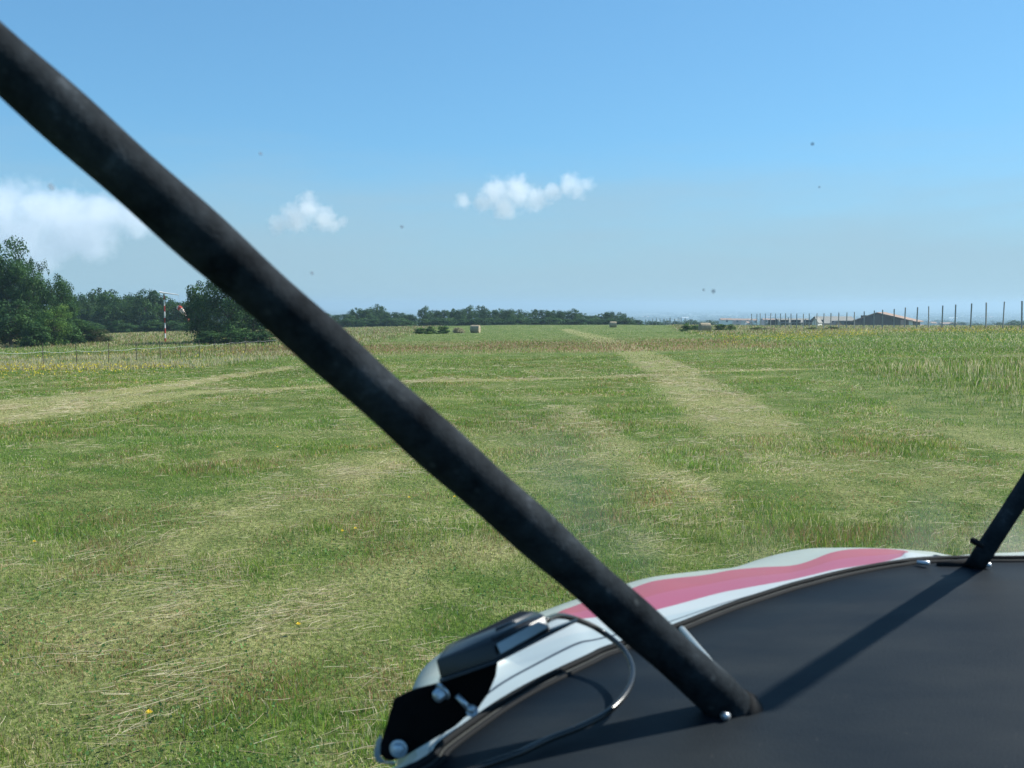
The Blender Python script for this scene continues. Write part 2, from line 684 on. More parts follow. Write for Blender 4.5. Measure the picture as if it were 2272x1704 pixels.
# tall seeding grass on the right edge and by the left fence
n0 = 60000
x = RNG.uniform(4, 30, n0)
y = RNG.uniform(8, 33, n0)
k = tall_right(x, y) & (RNG.uniform(0, 1, n0) < sstep(34, 30, y) * (.35 + .65 * sstep(.35, .6, fbm(x * .8, y * .5, 111))))
k &= RNG.uniform(0, 1, n0) < .12 + .88 * sstep(0, 4, x - 5.9 - (y - 11) * .125)
xr, yr = x[k], y[k]
n1 = 130000
x = RNG.uniform(-52, -9, n1)
y = RNG.uniform(30, 62, n1)
k = (x < -11.5) & (RNG.uniform(0, 1, n1) < np.where((y > 36) & (y < 45) & (x < -13.5), 1.0, sstep(.5, .65, fbm(x * .3, y * .3, 113)) * .6)) & (x > -.62 * y - 2) & (y > 35.5)
xl, yl = x[k], y[k]
x = np.concatenate([xr, xl])
y = np.concatenate([yr, yl])
n = len(x)
tall = np.concatenate([sstep(0, 5, xr - 5.9 - (yr - 11) * .125), np.full(len(xl), .75)])
h = (.10 + .20 * tall) * RNG.uniform(.45, 1.25, n)
wd = np.maximum(.004, .00042 * y) * RNG.uniform(.7, 1.4, n)
cols = palette(n, np.concatenate([np.full(len(xr), .5), np.full(len(xl), .92)]) * RNG.uniform(.6, 1.3, n), np.full(n, .05)) * (.85 + .6 * fbm(x * .5, y * .3, 115))[:, None]
o = blades(x, y, h, wd, RNG.uniform(.05, .5, n), cols, 'tall_grass', M['grassblade'])
tag(o, 'tall uncut grass with pale seed heads along the field margins', 'grass', kind='stuff')

# understorey so tall grass has no bare soil
xx, yy = RNG.uniform(4, 30, 110000), RNG.uniform(8, 36, 110000)
k = (tall_right(xx, yy) | ((xx > 7) & (yy > 31))) & (xx < .6 * yy + 3)
xx, yy = xx[k], yy[k]
n = len(xx)
cols = palette(n, .16, .05) * (.8 + .7 * fbm(xx * .6, yy * .4, 117))[:, None]
eg = .3 + .7 * sstep(0, 3.5, xx - 5.9 - (yy - 11) * .125)
o = blades(xx, yy, RNG.uniform(.05, .14, n) * eg, np.maximum(.005, .0005 * yy), RNG.uniform(.1, .9, n), cols, 'undergrowth', M['grassblade'])
tag(o, 'dense green undergrowth beneath the tall grass on the right', 'grass', kind='stuff')

# cut straw lying in swaths: long stalks, mostly lying across the view
x, y = scatter(210000, 2.4, 40, 1.6)
w = straw_w(x, y)
cl = sstep(.42, .68, fbm(x * 1.9, y * 1.2, 121, 3))
k = (RNG.uniform(0, 1, len(x)) < (w ** 1.4) * .85 * cl + .012) & ~tall_right(x, y)
x, y = x[k], y[k]
n = len(x)
az = fbm(x * .8, y * .8, 123, 2) * 2.2 - .85 + RNG.normal(0, .38, n)
az = np.where(RNG.uniform(0, 1, n) < .12, RNG.uniform(0, 6.28, n), az)
ln = RNG.uniform(.04, .15, n) * (1 + 1.2 * (RNG.uniform(0, 1, n) < .16))
wd = np.maximum(.0022, .00032 * y) * RNG.uniform(.7, 1.3, n)
cols = np.array([[.42, .36, .22], [.54, .48, .32], [.33, .26, .15]])[RNG.integers(0, 3, n)] * RNG.uniform(.75, 1.2, (n, 1))


def stalks(x, y, ln, az, wd, cols, name, mat):
    n = len(x)
    lift = .02 + .022 * RNG.uniform(0, 1, n)
    tilt = RNG.normal(.03, .10, n)
    dx, dy = np.cos(az), np.sin(az)
    pts = []
    bend = RNG.normal(0, .12, n)
    for t in (-.5, -.1, .25, .5):
        px = x + dx * ln * t - dy * bend * ln * (t * t) * 4
        py = y + dy * ln * t + dx * bend * ln * (t * t) * 4
        pz = tz(px, py) + lift + tilt * ln * (t + .5)
        pts.append(np.stack([px, py, pz], 1))
    Wp = np.stack([-dy * wd / 2, dx * wd / 2, np.zeros(n)], 1)
    Up = np.stack([np.zeros(n), np.zeros(n), wd * .55], 1)
    rows = []
    for p in pts:
        rows += [p - Wp, p + Up, p + Wp]
    v = np.stack(rows, 1).reshape(-1, 3)
    q = []
    for i in range(3):
        a = i * 3
        q += [a, a + 1, a + 4, a + 3, a + 1, a + 2, a + 5, a + 4]
    loops = ((np.arange(n) * 12)[:, None] + np.array([q])).ravel()
    m_ = n * 6
    c = np.repeat(np.concatenate([cols, np.ones((n, 1))], 1), 12, axis=0)
    me = np_mesh(name, v, loops, np.arange(m_) * 4, np.full(m_, 4), mat, cols=c)
    return link_mesh(name, me)


o = stalks(x, y, ln, az, wd, cols, 'cut_straw', M['straw'])
tag(o, 'pale cut straw stalks scattered in loose swaths over the grass', 'straw', kind='stuff')


# small broad leaves (clover, plantain) in the turf
def discs(x, y, z, r, cols, name, mat, tilt=.6, k=5):
    n = len(x)
    nrm = np.stack([RNG.normal(0, tilt, n), RNG.normal(0, tilt, n), np.ones(n)], 1)
    nrm /= np.linalg.norm(nrm, axis=1)[:, None]
    a = np.cross(nrm, np.array([1., .3, .2]))
    a /= np.linalg.norm(a, axis=1)[:, None]
    b = np.cross(nrm, a)
    c = np.stack([x, y, z], 1)
    rows = []
    for i in range(k):
        t = 2 * math.pi * i / k
        rows.append(c + (a * math.cos(t) + b * math.sin(t) * .8) * r[:, None])
    v = np.stack(rows, 1).reshape(-1, 3)
    loops = np.arange(n * k)
    cc = np.repeat(np.concatenate([cols, np.ones((n, 1))], 1), k, axis=0)
    me = np_mesh(name, v, loops, np.arange(n) * k, np.full(n, k), mat, cols=cc)
    return link_mesh(name, me)


x, y = scatter(40000, 2.4, 16, 1.4)
k = fbm(x * 1.4, y * 1.4, 131, 3) > .56
x, y = x[k], y[k]
n = len(x)
cols = np.array([[.10, .20, .05], [.12, .23, .07], [.09, .18, .06]])[RNG.integers(0, 3, n)] * RNG.uniform(.7, 1.3, (n, 1))
o = discs(x, y, tz(x, y) + RNG.uniform(.01, .045, n), RNG.uniform(.004, .010, n), cols, 'clover', M['petal'])
tag(o, 'low clover leaves mixed into the near turf', 'ground cover', kind='stuff')

# yellow flowers in the uncut meadow
xs, ys = [], []
x, y = scatter(60000, 24, 95, 1.2, .56, 2)
dens = np.where(x > 0, sstep(.48, .66, fbm(x * .16, y * .12, 141)) * sstep(38, 50, y), np.where((y < 37) & (x < -9.5), 1.6, .16) * (y < 70))
k = (RNG.uniform(0, 1, len(x)) < dens * meadow_w(x, y) * .55)
x, y = x[k], y[k]
n = len(x)
cols = np.tile(np.array([[.62, .50, .05]]), (n, 1)) * RNG.uniform(.7, 1.15, (n, 1))
o = discs(x, y, tz(x, y) + RNG.uniform(.16, .3, n), (.012 + .00038 * y) * RNG.uniform(.6, 1.2, n), cols, 'yellow_flowers', M['petal'], .8)
tag(o, 'small yellow meadow flowers sprinkled over the uncut margins', 'flowers', kind='stuff')

# the few single yellow flowers standing in the near turf
fl = [((75, 1191), 'beside the left edge of the photo'), ((645, 1374), 'lowest, left of the black housing'), ((323, 1575), 'near the bottom left'),
      ((884, 1088), 'just under the padded strut in the middle'), ((768, 1161), 'right one of a close pair left of the strut'), ((740, 1163), 'left one of a close pair left of the strut'),
      ((600, 977), 'far one on the left, before the brown patch'), ((982, 1087), 'right of the padded strut')]
for (fx, fy), where in fl:
    gx, gy = ground_at(fx, fy)
    t = empty('dandelion', (gx, gy, tz1(gx, gy)))
    tag(t, 'yellow dandelion in mown grass, ' + where, 'flower', 'single yellow flowers in the near grass')
    MB().tube([(0, 0, 0), (.004, 0, .03), (0, .003, .055)], .0015, 5).build('stem', simple('flower_stem', (.10, .16, .05)), t)
    hd = MB()
    for ring, (rr, zz) in enumerate(((.016, .055), (.011, .060), (.006, .064))):
        for i in range(12):
            a = 2 * math.pi * i / 12 + ring * .25
            da = .2
            hd.add([(0, 0, zz - .003), (rr * .8 * math.cos(a - da), rr * .8 * math.sin(a - da), zz + .002), (rr * math.cos(a), rr * math.sin(a), zz + .004),
                    (rr * .8 * math.cos(a + da), rr * .8 * math.sin(a + da), zz + .002)], [(0, 1, 2, 3)])
    hd.build('flower_head', bpy.data.materials.get('dandelion_yellow') or simple('dandelion_yellow', (.72, .52, .02), .7), t)


# ------------------------------------------------------------------ trees
def crown_mesh(name, seed, nclump, nleaf, leaf, palette_, shape='round', spread=1.0, hang=0.0, low=.12):
    """unit crown: height 1, width about 1, made of many small leaves in clumps"""
    rg = np.random.default_rng(seed)
    cs = []
    rs = []
    for i in range(nclump):
        for _ in range(40):
            p = rg.uniform(-1, 1, 3)
            if shape == 'round':
                h = (p[2] + 1) / 2
                lim = math.sqrt(max(0, 1 - (abs(h - .48) / .54) ** 2.2)) * (.72 + .38 * rg.uniform())
            elif shape == 'column':
                h = (p[2] + 1) / 2
                lim = min(1, .55 + h * 1.2) * math.sqrt(max(0, 1 - max(0, (h - .35) / .66) ** 2))
            else:
                h = (p[2] + 1) / 2
                lim = math.sqrt(max(0, 1 - h ** 1.6))
            rr = math.hypot(p[0], p[1])
            if rr < lim and rr > lim * .25 * rg.uniform():
                break
        cs.append((p[0] * .40, p[1] * .40, low + h * (.93 - low)))
        rs.append(rg.uniform(.055, .14) * spread)
    cs = np.array(cs)
    rs = np.array(rs)
    k = rg.choice(nclump, nleaf, p=rs ** 2 / np.sum(rs ** 2))
    d = rg.normal(0, 1, (nleaf, 3))
    d /= np.linalg.norm(d, axis=1)[:, None]
    rad = rs[k] * (rg.uniform(.25, 1, nleaf) ** .5) * rg.uniform(.8, 1.25, nleaf)
    c = cs[k] + d * rad[:, None] * np.array([1, 1, .8])
    c[:, 2] -= hang * rg.uniform(0, 1, nleaf) * rs[k]
    c[:, 2] = np.maximum(c[:, 2], .01)
    nr = d + rg.normal(0, .55, (nleaf, 3)) + np.array([0, 0, .35])
    nr /= np.linalg.norm(nr, axis=1)[:, None]
    a = np.cross(nr, rg.normal(0, 1, (nleaf, 3)))
    a /= np.linalg.norm(a, axis=1)[:, None]
    b = np.cross(nr, a)
    s = leaf * rg.uniform(.6, 1.5, nleaf)[:, None]
    v = np.stack([c - a * s, c - b * s * .55, c + a * s, c + b * s * .55], 1).reshape(-1, 3)
    pal = np.array(palette_)
    clc = pal[rg.integers(0, len(pal), nclump)] * rg.uniform(.75, 1.3, (nclump, 1))
    cc = clc[k] * rg.uniform(.7, 1.3, (nleaf, 1))
    cc = np.repeat(np.concatenate([cc, np.ones((nleaf, 1))], 1), 4, axis=0)
    return np_mesh(name, v, np.arange(nleaf * 4), np.arange(nleaf) * 4, np.full(nleaf, 4), M['leaf'], cols=cc), cs


def trunk_mesh(name, seed, cs, r=.03, nb=14):
    rg = random.Random(seed)
    mb = MB()
    top = .78
    mb.tube([(0, 0, 0), (.01, .0, .15), (-.01, .012, .4), (.0, 0, top)], [r, r * .8, r * .5, r * .12], 8)
    idx = list(range(len(cs)))
    rg.shuffle(idx)
    for i in idx[:nb]:
        c = cs[i]
        z0 = max(.08, min(.6, c[2] * .55))
        mb.tube([(0, 0, z0), (c[0] * .5, c[1] * .5, (z0 + c[2]) * .5 - .01), tuple(c)], [r * .42, r * .25, r * .07], 5)
    o = mb.build(name, M['bark'])
    me = o.data
    bpy.data.objects.remove(o)
    return me


DARK = [(.032, .075, .024), (.042, .095, .028), (.055, .115, .034), (.036, .082, .034)]
MIDG = [(.050, .11, .030), (.065, .13, .035), (.040, .09, .028)]
LITE = [(.14, .24, .05), (.17, .27, .06), (.11, .20, .045)]
DRY = [(.09, .10, .04), (.11, .10, .05), (.06, .085, .03)]
PRO = {}


def proto(key, *a, r=.03, nb=14, **k):
    me, cs = crown_mesh('crown_' + key, *a, **k)
    PRO[key] = (me, trunk_mesh('trunk_' + key, a[0], cs, r, nb))


for i in range(4):
    proto(f'big{i}', 100 + i, 110, 15000, .0125, DARK + MIDG[:1], spread=.95)
for i in range(5):
    proto(f'mid{i}', 200 + i, 70, 6500, .020, DARK + MIDG, spread=1.1, low=.06)
for i in range(2):
    proto(f'airy{i}', 300 + i, 60, 3600, .012, DARK, spread=.62, r=.022, nb=30)
for i in range(2):
    proto(f'lite{i}', 400 + i, 80, 11000, .014, LITE + MIDG, spread=1.0, low=.03)
for i in range(3):
    proto(f'bush{i}', 500 + i, 50, 4200, .030, MIDG + DARK[:2], shape='dome', spread=1.3, low=.02, r=.02)
for i in range(2):
    proto(f'shrub{i}', 550 + i, 50, 4200, .028, MIDG + LITE, shape='dome', spread=1.3, low=.02, r=.02)
proto('dry0', 600, 50, 4200, .024, DRY + MIDG[:1], shape='dome', spread=1.3, low=.02, r=.02)
proto('hang0', 700, 110, 16000, .0125, DARK + MIDG, spread=.95, hang=.6, low=.02)
for i in range(3):
    proto(f'straw{i}', 800 + i, 40, 3000, .03, [(.36, .32, .19), (.44, .40, .26)], shape='dome', spread=1.2, low=.02, r=.01)


def tree(kind, px, d, top, width, label, cat='tree', name='tree', group=None, rz=None, sink=.0, base_z=None):
    """px, top: where it stands in the survey; d metres ahead; width in metres"""
    X = (px * DS - 1136) / FPX * d
    zt = CAM.z + d * (-TANP - (top * DS - 852) / FPX) * 1.0
    z0 = tz1(X, d) if base_z is None else base_z
    H = max(.5, zt - z0)
    cme, tme = PRO[kind]
    t = empty(name, (X, d, z0 - sink), rz if rz is not None else random.uniform(0, 6.28))
    t.scale = (width, width, (H + sink))
    tag(t, label, cat, group)
    link_mesh('trunk', tme, t)
    link_mesh('foliage' if cat != 'tree' else 'crown', cme, t)
    return t


ORD = ['first', 'second', 'third', 'fourth', 'fifth', 'sixth', 'seventh', 'eighth', 'ninth', 'tenth', 'eleventh', 'twelfth', 'thirteenth', 'fourteenth',
       'fifteenth', 'sixteenth', 'seventeenth', 'eighteenth', 'nineteenth', 'twentieth', 'twenty-first', 'twenty-second', 'twenty-third', 'twenty-fourth', 'twenty-fifth',
       'twenty-sixth', 'twenty-seventh', 'twenty-eighth', 'twenty-ninth', 'thirtieth']
ORD += ['thirty-' + w for w in ORD[:9]] + ['fortieth'] + ['forty-' + w for w in ORD[:9]] + ['fiftieth'] + ['fifty-' + w for w in ORD[:9]]

# the wood on the left: tallest trees at the frame edge
G1 = 'tall trees of the dark wood on the left'
tree('big0', -60, 108, 470, 9, 'tallest dark tree, cut by the left edge of the photo', group=G1)
tree('big1', 12, 110, 506, 8, 'tall dark broadleaf tree at the left edge with ragged top', group=G1)
tree('airy0', 82, 112, 540, 4.2, 'thin-crowned tree with open branches poking above the left wood', group=G1, rz=1.0)
tree('big2', 62, 108, 560, 7.2, 'dark full-crowned tree below the open-branched one in the left wood', group=G1)
tree('big3', 116, 112, 585, 6.5, 'dark tree on the falling right shoulder of the left wood', group=G1)
tree('airy1', 150, 115, 622, 3, 'slim small-crowned tree at the right end of the tall left wood', group=G1)
tree('mid0', 140, 110, 645, 4.5, 'low dark tree filling the foot of the left wood', group=G1)
tree('lite0', 118, 98, 652, 4.4, 'yellow-green leafy tree standing sunlit in front of the left wood', group=G1)
tree('mid1', 24, 100, 640, 6.5, 'mid-green bushy tree low at the left edge of the photo', group=G1)
tree('bush0', 78, 95, 690, 3.2, 'round dark bush at the foot of the left wood', 'bush', 'bush')
tree('bush1', 150, 100, 692, 3.2, 'dark bush right of the yellow-green tree', 'bush', 'bush')
tree('bush2', 178, 108, 688, 4.5, 'broad green bush where the left wood ends', 'bush', 'bush')
tree('dry0', 212, 108, 702, 3.6, 'brownish dry bush at the right foot of the left wood', 'bush', 'bush')
# second row going back
G2 = 'lower row of trees behind the windsock'
row = [(168, 640), (192, 634), (218, 626), (243, 634), (268, 636), (292, 640), (318, 626), (342, 632), (364, 652), (386, 650), (408, 655), (430, 640), (470, 650), (520, 655), (570, 665), (620, 672)]
for i, (px, tp) in enumerate(row):
    tree(f'mid{i % 5}', px, 182 + (i % 3) * 7, tp - 9, random.uniform(6.6, 8.6), f'dark green tree, {ORD[i]} from the left in the row behind the windsock', group=G2, sink=.5)
for i, px in enumerate((180, 206, 255, 280, 330, 350, 376, 400)):
    tree(f'bush{i % 3}', px, 172, 690 + (i % 2) * 6, 5.5, f'low green bush, {ORD[i]} from the left under the row behind the windsock', 'bush', 'bush', 'bushes under the row behind the windsock', sink=.3)
# tree behind the strut, with hanging boughs
tree('hang0', 497, 99, 553, 7.5, 'broad drooping tree half hidden behind the black padded strut', group=None, rz=.5)
tree('mid3', 432, 101, 606, 3.8, 'left shoulder tree of the clump beside the windsock', rz=2.2)
tree('mid2', 548, 101, 640, 4.6, 'right shoulder tree of the clump behind the strut')
tree('bush0', 455, 95, 712, 3.4, 'dark low bush under the drooping tree, left side', 'bush', 'bush')
tree('bush1', 520, 95, 708, 4.2, 'dark low bush under the drooping tree, right side', 'bush', 'bush')
tree('bush2', 575, 95, 715, 2.8, 'small green bush at the strut right of the drooping tree', 'bush', 'bush')

# central belt beyond the crest of the field
prof = [(0, 168), (60, 155), (120, 160), (205, 146), (262, 116), (330, 122), (385, 100), (430, 112), (480, 134), (540, 150), (590, 160), (690, 110), (740, 128), (800, 120), (860, 122), (915, 128), (970, 105),
        (1050, 99), (1100, 122), (1160, 122), (1220, 128), (1290, 134), (1370, 124), (1440, 120), (1490, 134), (1540, 136), (1615, 128), (1680, 148), (1740, 160), (1790, 154), (1850, 143), (1915, 150), (1975, 176), (2030, 190)]
for i, (X, Y) in enumerate(prof):
    fx, fy = (700 + X / 2.836) / DS, (640 + Y / 2.836) / DS
    d = 248 + (i * 37 % 5) * 5 + (18 if X > 1700 else 0)
    tree(f'mid{(i * 3) % 5}', fx, d, fy - 1, random.uniform(5.0, 7.6) * (.8 if X > 1700 else 1), f'dark rounded tree, {ORD[i]} from the left in the belt beyond the field crest',
         group='trees of the central belt', sink=.5)
for i, X in enumerate((210, 300, 400, 470, 560, 700, 780, 850, 940, 1010, 1090, 1160, 1240, 1310, 1380, 1460, 1530, 1600, 1680, 1760, 1850, 1940)):
    fx = (700 + X / 2.836) / DS
    tree(f'bush{i % 3}', fx, 243, 684 + (i % 3) * 2, 7, f'low bush, {ORD[i]} from the left under the central tree belt', 'bush', 'bush', 'bushes under the central belt', sink=.6)

# shrubs on the field
SH = 'shrubs standing on the field'
tree('shrub0', 908, 137, 706, 2.4, 'green shrub, left part of the patch left of the middle bale', 'bush', 'shrub', SH)
tree('shrub1', 932, 136, 704, 2.4, 'green shrub, middle of the patch left of the middle bale', 'bush', 'shrub', SH)
tree('shrub0', 958, 137, 701, 2.2, 'taller green shrub nearest the middle bale', 'bush', 'shrub', SH)
tree('straw0', 989, 142, 703, 2.2, 'pale dry grass heap between shrub and middle bale', 'hay heap', 'hay_heap')
tree('shrub1', 1482, 140, 697, 2.0, 'dark green shrub left of the right-hand bale', 'bush', 'shrub', SH)
tree('shrub0', 1502, 142, 700, 2.0, 'small shrub touching the left side of the right-hand bale', 'bush', 'shrub', SH)
tree('shrub0', 1556, 132, 697, 2.4, 'green shrub right of the right-hand bale', 'bush', 'shrub', SH)
tree('lite1', 1578, 133, 699, 1.6, 'light green shrub, second right of the right-hand bale', 'bush', 'shrub', SH)
tree('dry0', 1632, 135, 705, 3.2, 'low brown dry scrub right of the right-hand bale', 'bush', 'shrub', SH)
tree('straw1', 1660, 138, 706, 2.4, 'pale dry scrub between the right-hand bale and the sheds', 'hay heap', 'hay_heap')
tree('dry0', 1752, 120, 712, 2.2, 'brown dry scrub below the grey sheds', 'bush', 'shrub', SH)
tree('dry0', 1800, 118, 713, 3.0, 'wide brown dry scrub below the barn', 'bush', 'shrub', SH)
# hedge and distant trees to the right
for i, (px, d, tp, w) in enumerate([(1410, 330, 692, 12), (1450, 380, 690, 13), (1492, 420, 688, 12), (1530, 440, 691, 13), (1665, 470, 694, 9), (1690, 480, 697, 8), (2150, 520, 694, 16), (2190, 500, 690, 16), (2228, 480, 688, 16), (2070, 700, 692, 16),
                                    (1620, 520, 699, 12), (1590, 560, 698, 10), (2110, 610, 696, 14)]):
    tree(f'mid{i % 5}', px, d, tp, w, f'hazy tree on the slope beyond the posts, number {ORD[i]} by size', group='trees on the slope beyond the posts', sink=1,
         base_z=None)


# ------------------------------------------------------------------ hay bales
def bale(px, base, d, r, wdt, rz, label):
    X = (px * DS - 1136) / FPX * d
    z = CAM.z - d * ((base * DS - 852) / FPX + TANP)
    z = tz1(X, d) - .03
    t = empty('hay_bale', (X, d, z), rz)
    tag(t, label, 'hay bale', 'round hay bales on the field')
    mb = MB()
    n = 40
    rg = random.Random(int(px))
    vs = []
    rings = 9
    for i in range(rings):
        xx = -wdt / 2 + wdt * i / (rings - 1)
        for k in range(n):
            a = 2 * math.pi * k / n
            rr = r * (1 + rg.uniform(-.012, .012)) * (.97 if i in (0, rings - 1) else 1)
            zz = rr * math.sin(a)
            if zz < -r * .93:
                zz = -r * .93
            vs.append((xx, rr * math.cos(a), r * .93 + zz))
    fs = []
    for i in range(rings - 1):
        for k in range(n):
            fs.append((i * n + k, i * n + (k + 1) % n, (i + 1) * n + (k + 1) % n, (i + 1) * n + k))
    mb.add(vs, fs)
    mb.build('straw_roll', M['bale'], t, smooth=True)
    for s in (-1, 1):
        e = MB()
        for q in range(9):
            r0, r1 = r * .965 * q / 9, r * .965 * (q + 1) / 9
            dz = .012 if q % 2 else 0
            vs = []
            for k in range(n):
                a = 2 * math.pi * k / n
                for rr, off in ((r0, dz), (r1, .012 - dz)):
                    zz = max(rr * math.sin(a), -r * .93)
                    vs.append((s * (wdt / 2 + off - .002), rr * math.cos(a), r * .93 + zz))
            e.add(vs, [(2 * k, 2 * k + 1, (2 * k + 3) % (2 * n), (2 * k + 2) % (2 * n)) for k in range(n)])
        e.build('end_face', M['bale'], t)
    return t


bale(1027, 718, 143, .58, 1.2, R(-14), 'round hay bale left of centre, beside the green shrub')
bale(1324, 705, 186, .57, 1.15, R(4), 'farthest round hay bale, small on the crest near the track')
bale(1522, 718, 125, .60, 1.25, R(10), 'nearest round hay bale, on the right between two shrubs')


# ------------------------------------------------------------------ right-hand post row
def post_mesh(h, w):
    mb = MB()
    mb.box((0, 0, h / 2 - .15), (w, w, h + .3))
    mb.add([(-w / 2, -w / 2, h), (w / 2, -w / 2, h), (w / 2, w / 2, h), (-w / 2, w / 2, h), (0, 0, h + w * .4)], [(0, 1, 4), (1, 2, 4), (2, 3, 4), (3, 0, 4)])
    o = mb.build('fence_post', M['post'])
    me = o.data
    bpy.data.objects.remove(o)
    return me


pm = post_mesh(2.6, .10)
for i in range(-1, 31):
    y = 95 + 3.56 * i
    X = 47.2 + random.uniform(-.12, .12)
    o = link_mesh('fence_post', pm)
    o.location = (X, y + random.uniform(-.15, .15), tz1(X, y) - random.uniform(0, .06))
    o.rotation_euler = (R(random.uniform(-1.2, 1.2)), R(random.uniform(-1.5, 1.5)), random.uniform(0, 1))
    if i < 0:
        o['label'] = 'grey post just outside the right edge, nearest of the bare row'
    else:
        o['label'] = f'bare grey post, {ORD[i]} from the right edge in the long row'
    o['category'] = 'post'
    o['group'] = 'bare posts in the long row on the right'
pm2 = post_mesh(2.3, .15)
k = 0
for rr, (y0, x0, nn, dx) in enumerate([(272, 35.5, 12, .95), (300, 44.5, 6, 1.5), (255, 62, 8, 2.2)]):
    for i in range(nn):
        X = x0 + dx * i + random.uniform(-.15, .15)
        o = link_mesh('vineyard_post', pm2)
        zb = tz1(X, y0)
        o.location = (X, y0, zb)
        vis_top = CAM.z - y0 * (32 / FPX) + random.uniform(-.1, .5)
        o.scale = (1, 1, max(1, (vis_top - zb) / 2.3))
        o['label'] = f'thin distant post, {ORD[i]} from the left in the {["tight cluster near the track", "sparse group behind the cluster", "group left of the sheds"][rr]}'
        o['category'] = 'post'
        o['group'] = 'distant thin posts'


# ------------------------------------------------------------------ left wire fence
wf = empty('wire_fence', (-17, 40, tz1(-17, 40)))
tag(wf, 'low wire fence with thin dark posts along the left meadow', 'fence')
tops = []
for i in range(-2, 14):
    y = 36.9 + 3.15 * i
    X = -17 + random.uniform(-.1, .1)
    z = tz1(X, y)
    lx = random.uniform(-.04, .04)
    MB().tube([(X + 17, y - 40, z - .2 - wf.location.z), (X + 17 + lx, y - 40, z + .98 - wf.location.z)], [.018, .015], 6).build('post', M['dark_post'], wf)
    tops.append(Vector((X + 17 + lx * .7, y - 40, z + .68 - wf.location.z)))
w_ = MB()
pts = []
for a, b in zip(tops[:-1], tops[1:]):
    for k in range(5):
        t = k / 5
        p = a.lerp(b, t)
        p.z -= .06 * 4 * t * (1 - t)
        pts.append(p)
w_.tube(pts, .0055, 5)
w_.build('wire', M['wire'], wf)

# ------------------------------------------------------------------ windsock
SX, SY = (367 - 1136) / FPX * 104, 104.0
sz = tz1(SX, SY)
ws = empty('windsock', (SX, SY, sz))
tag(ws, 'red and white banded windsock mast with limp striped sock', 'windsock')
Hs = CAM.z + SY * (-TANP - (638 * DS - 852) / FPX) - sz
mb = MB()
bands = 9
for i in range(bands):
    zb_ = [0, .10, .20, .31, .42, .53, .66, .78, .91, 1]
    z0, z1 = Hs * zb_[i], Hs * zb_[i + 1]
    mb.tube([(0, 0, z0), (0, 0, z1)], .075 - .002 * i, 10, mi=(0 if i % 2 == 0 else 1), cap=(i in (0, bands - 1)))
mb.build('mast', [M['red_paint'], M['white_paint']], ws)
MB().tube([(0, 0, Hs - .05), (0, 0, Hs + .22)], .04, 8).build('pivot', M['dark_post'], ws)
MB().tube([(-.42, -.2, Hs + .33), (0, 0, Hs + .25), (1.28, .5, Hs + .06)], [.085, .07, .045], 8).build('arm', M['white_paint'], ws)
cord = MB()
cord.tube([(1.26, .5, Hs + .05), (1.36, .5, Hs - .5), (1.42, .5, Hs - 1.2)], .012, 5)
cord.build('cord', M['wire'], ws)
sk = MB()
path = bez([(1.12, .5, Hs - 1.22), (1.42, .5, Hs - 1.32), (1.72, .5, Hs - 1.72), (1.98, .52, Hs - 2.08), (2.3, .55, Hs - 2.62)], 4)
rads = [.15, .2, .24, .26, .26, .24, .23, .21, .19, .16, .10, .07, .06, .07, .09, .11, .10]
rads = (rads + [.1] * 40)[:len(path)]
for i in range(len(path) - 1):
    sk.tube([path[i], path[i + 1]], [rads[i], rads[i + 1]], 10, mi=[1, 1, 0, 0, 0, 1, 1, 1, 1, 1, 1, 1, 0, 0, 0, 0, 0][i % 17], cap=False)
sk.build('sock', [M['sock_red'], M['sock_white']], ws, smooth=True)


# ------------------------------------------------------------------ farm buildings beyond the posts
def at(px, d):
    return (px * DS - 1136) / FPX * d


def zat(py, d):
    return CAM.z + d * (-TANP - (py * DS - 852) / FPX)


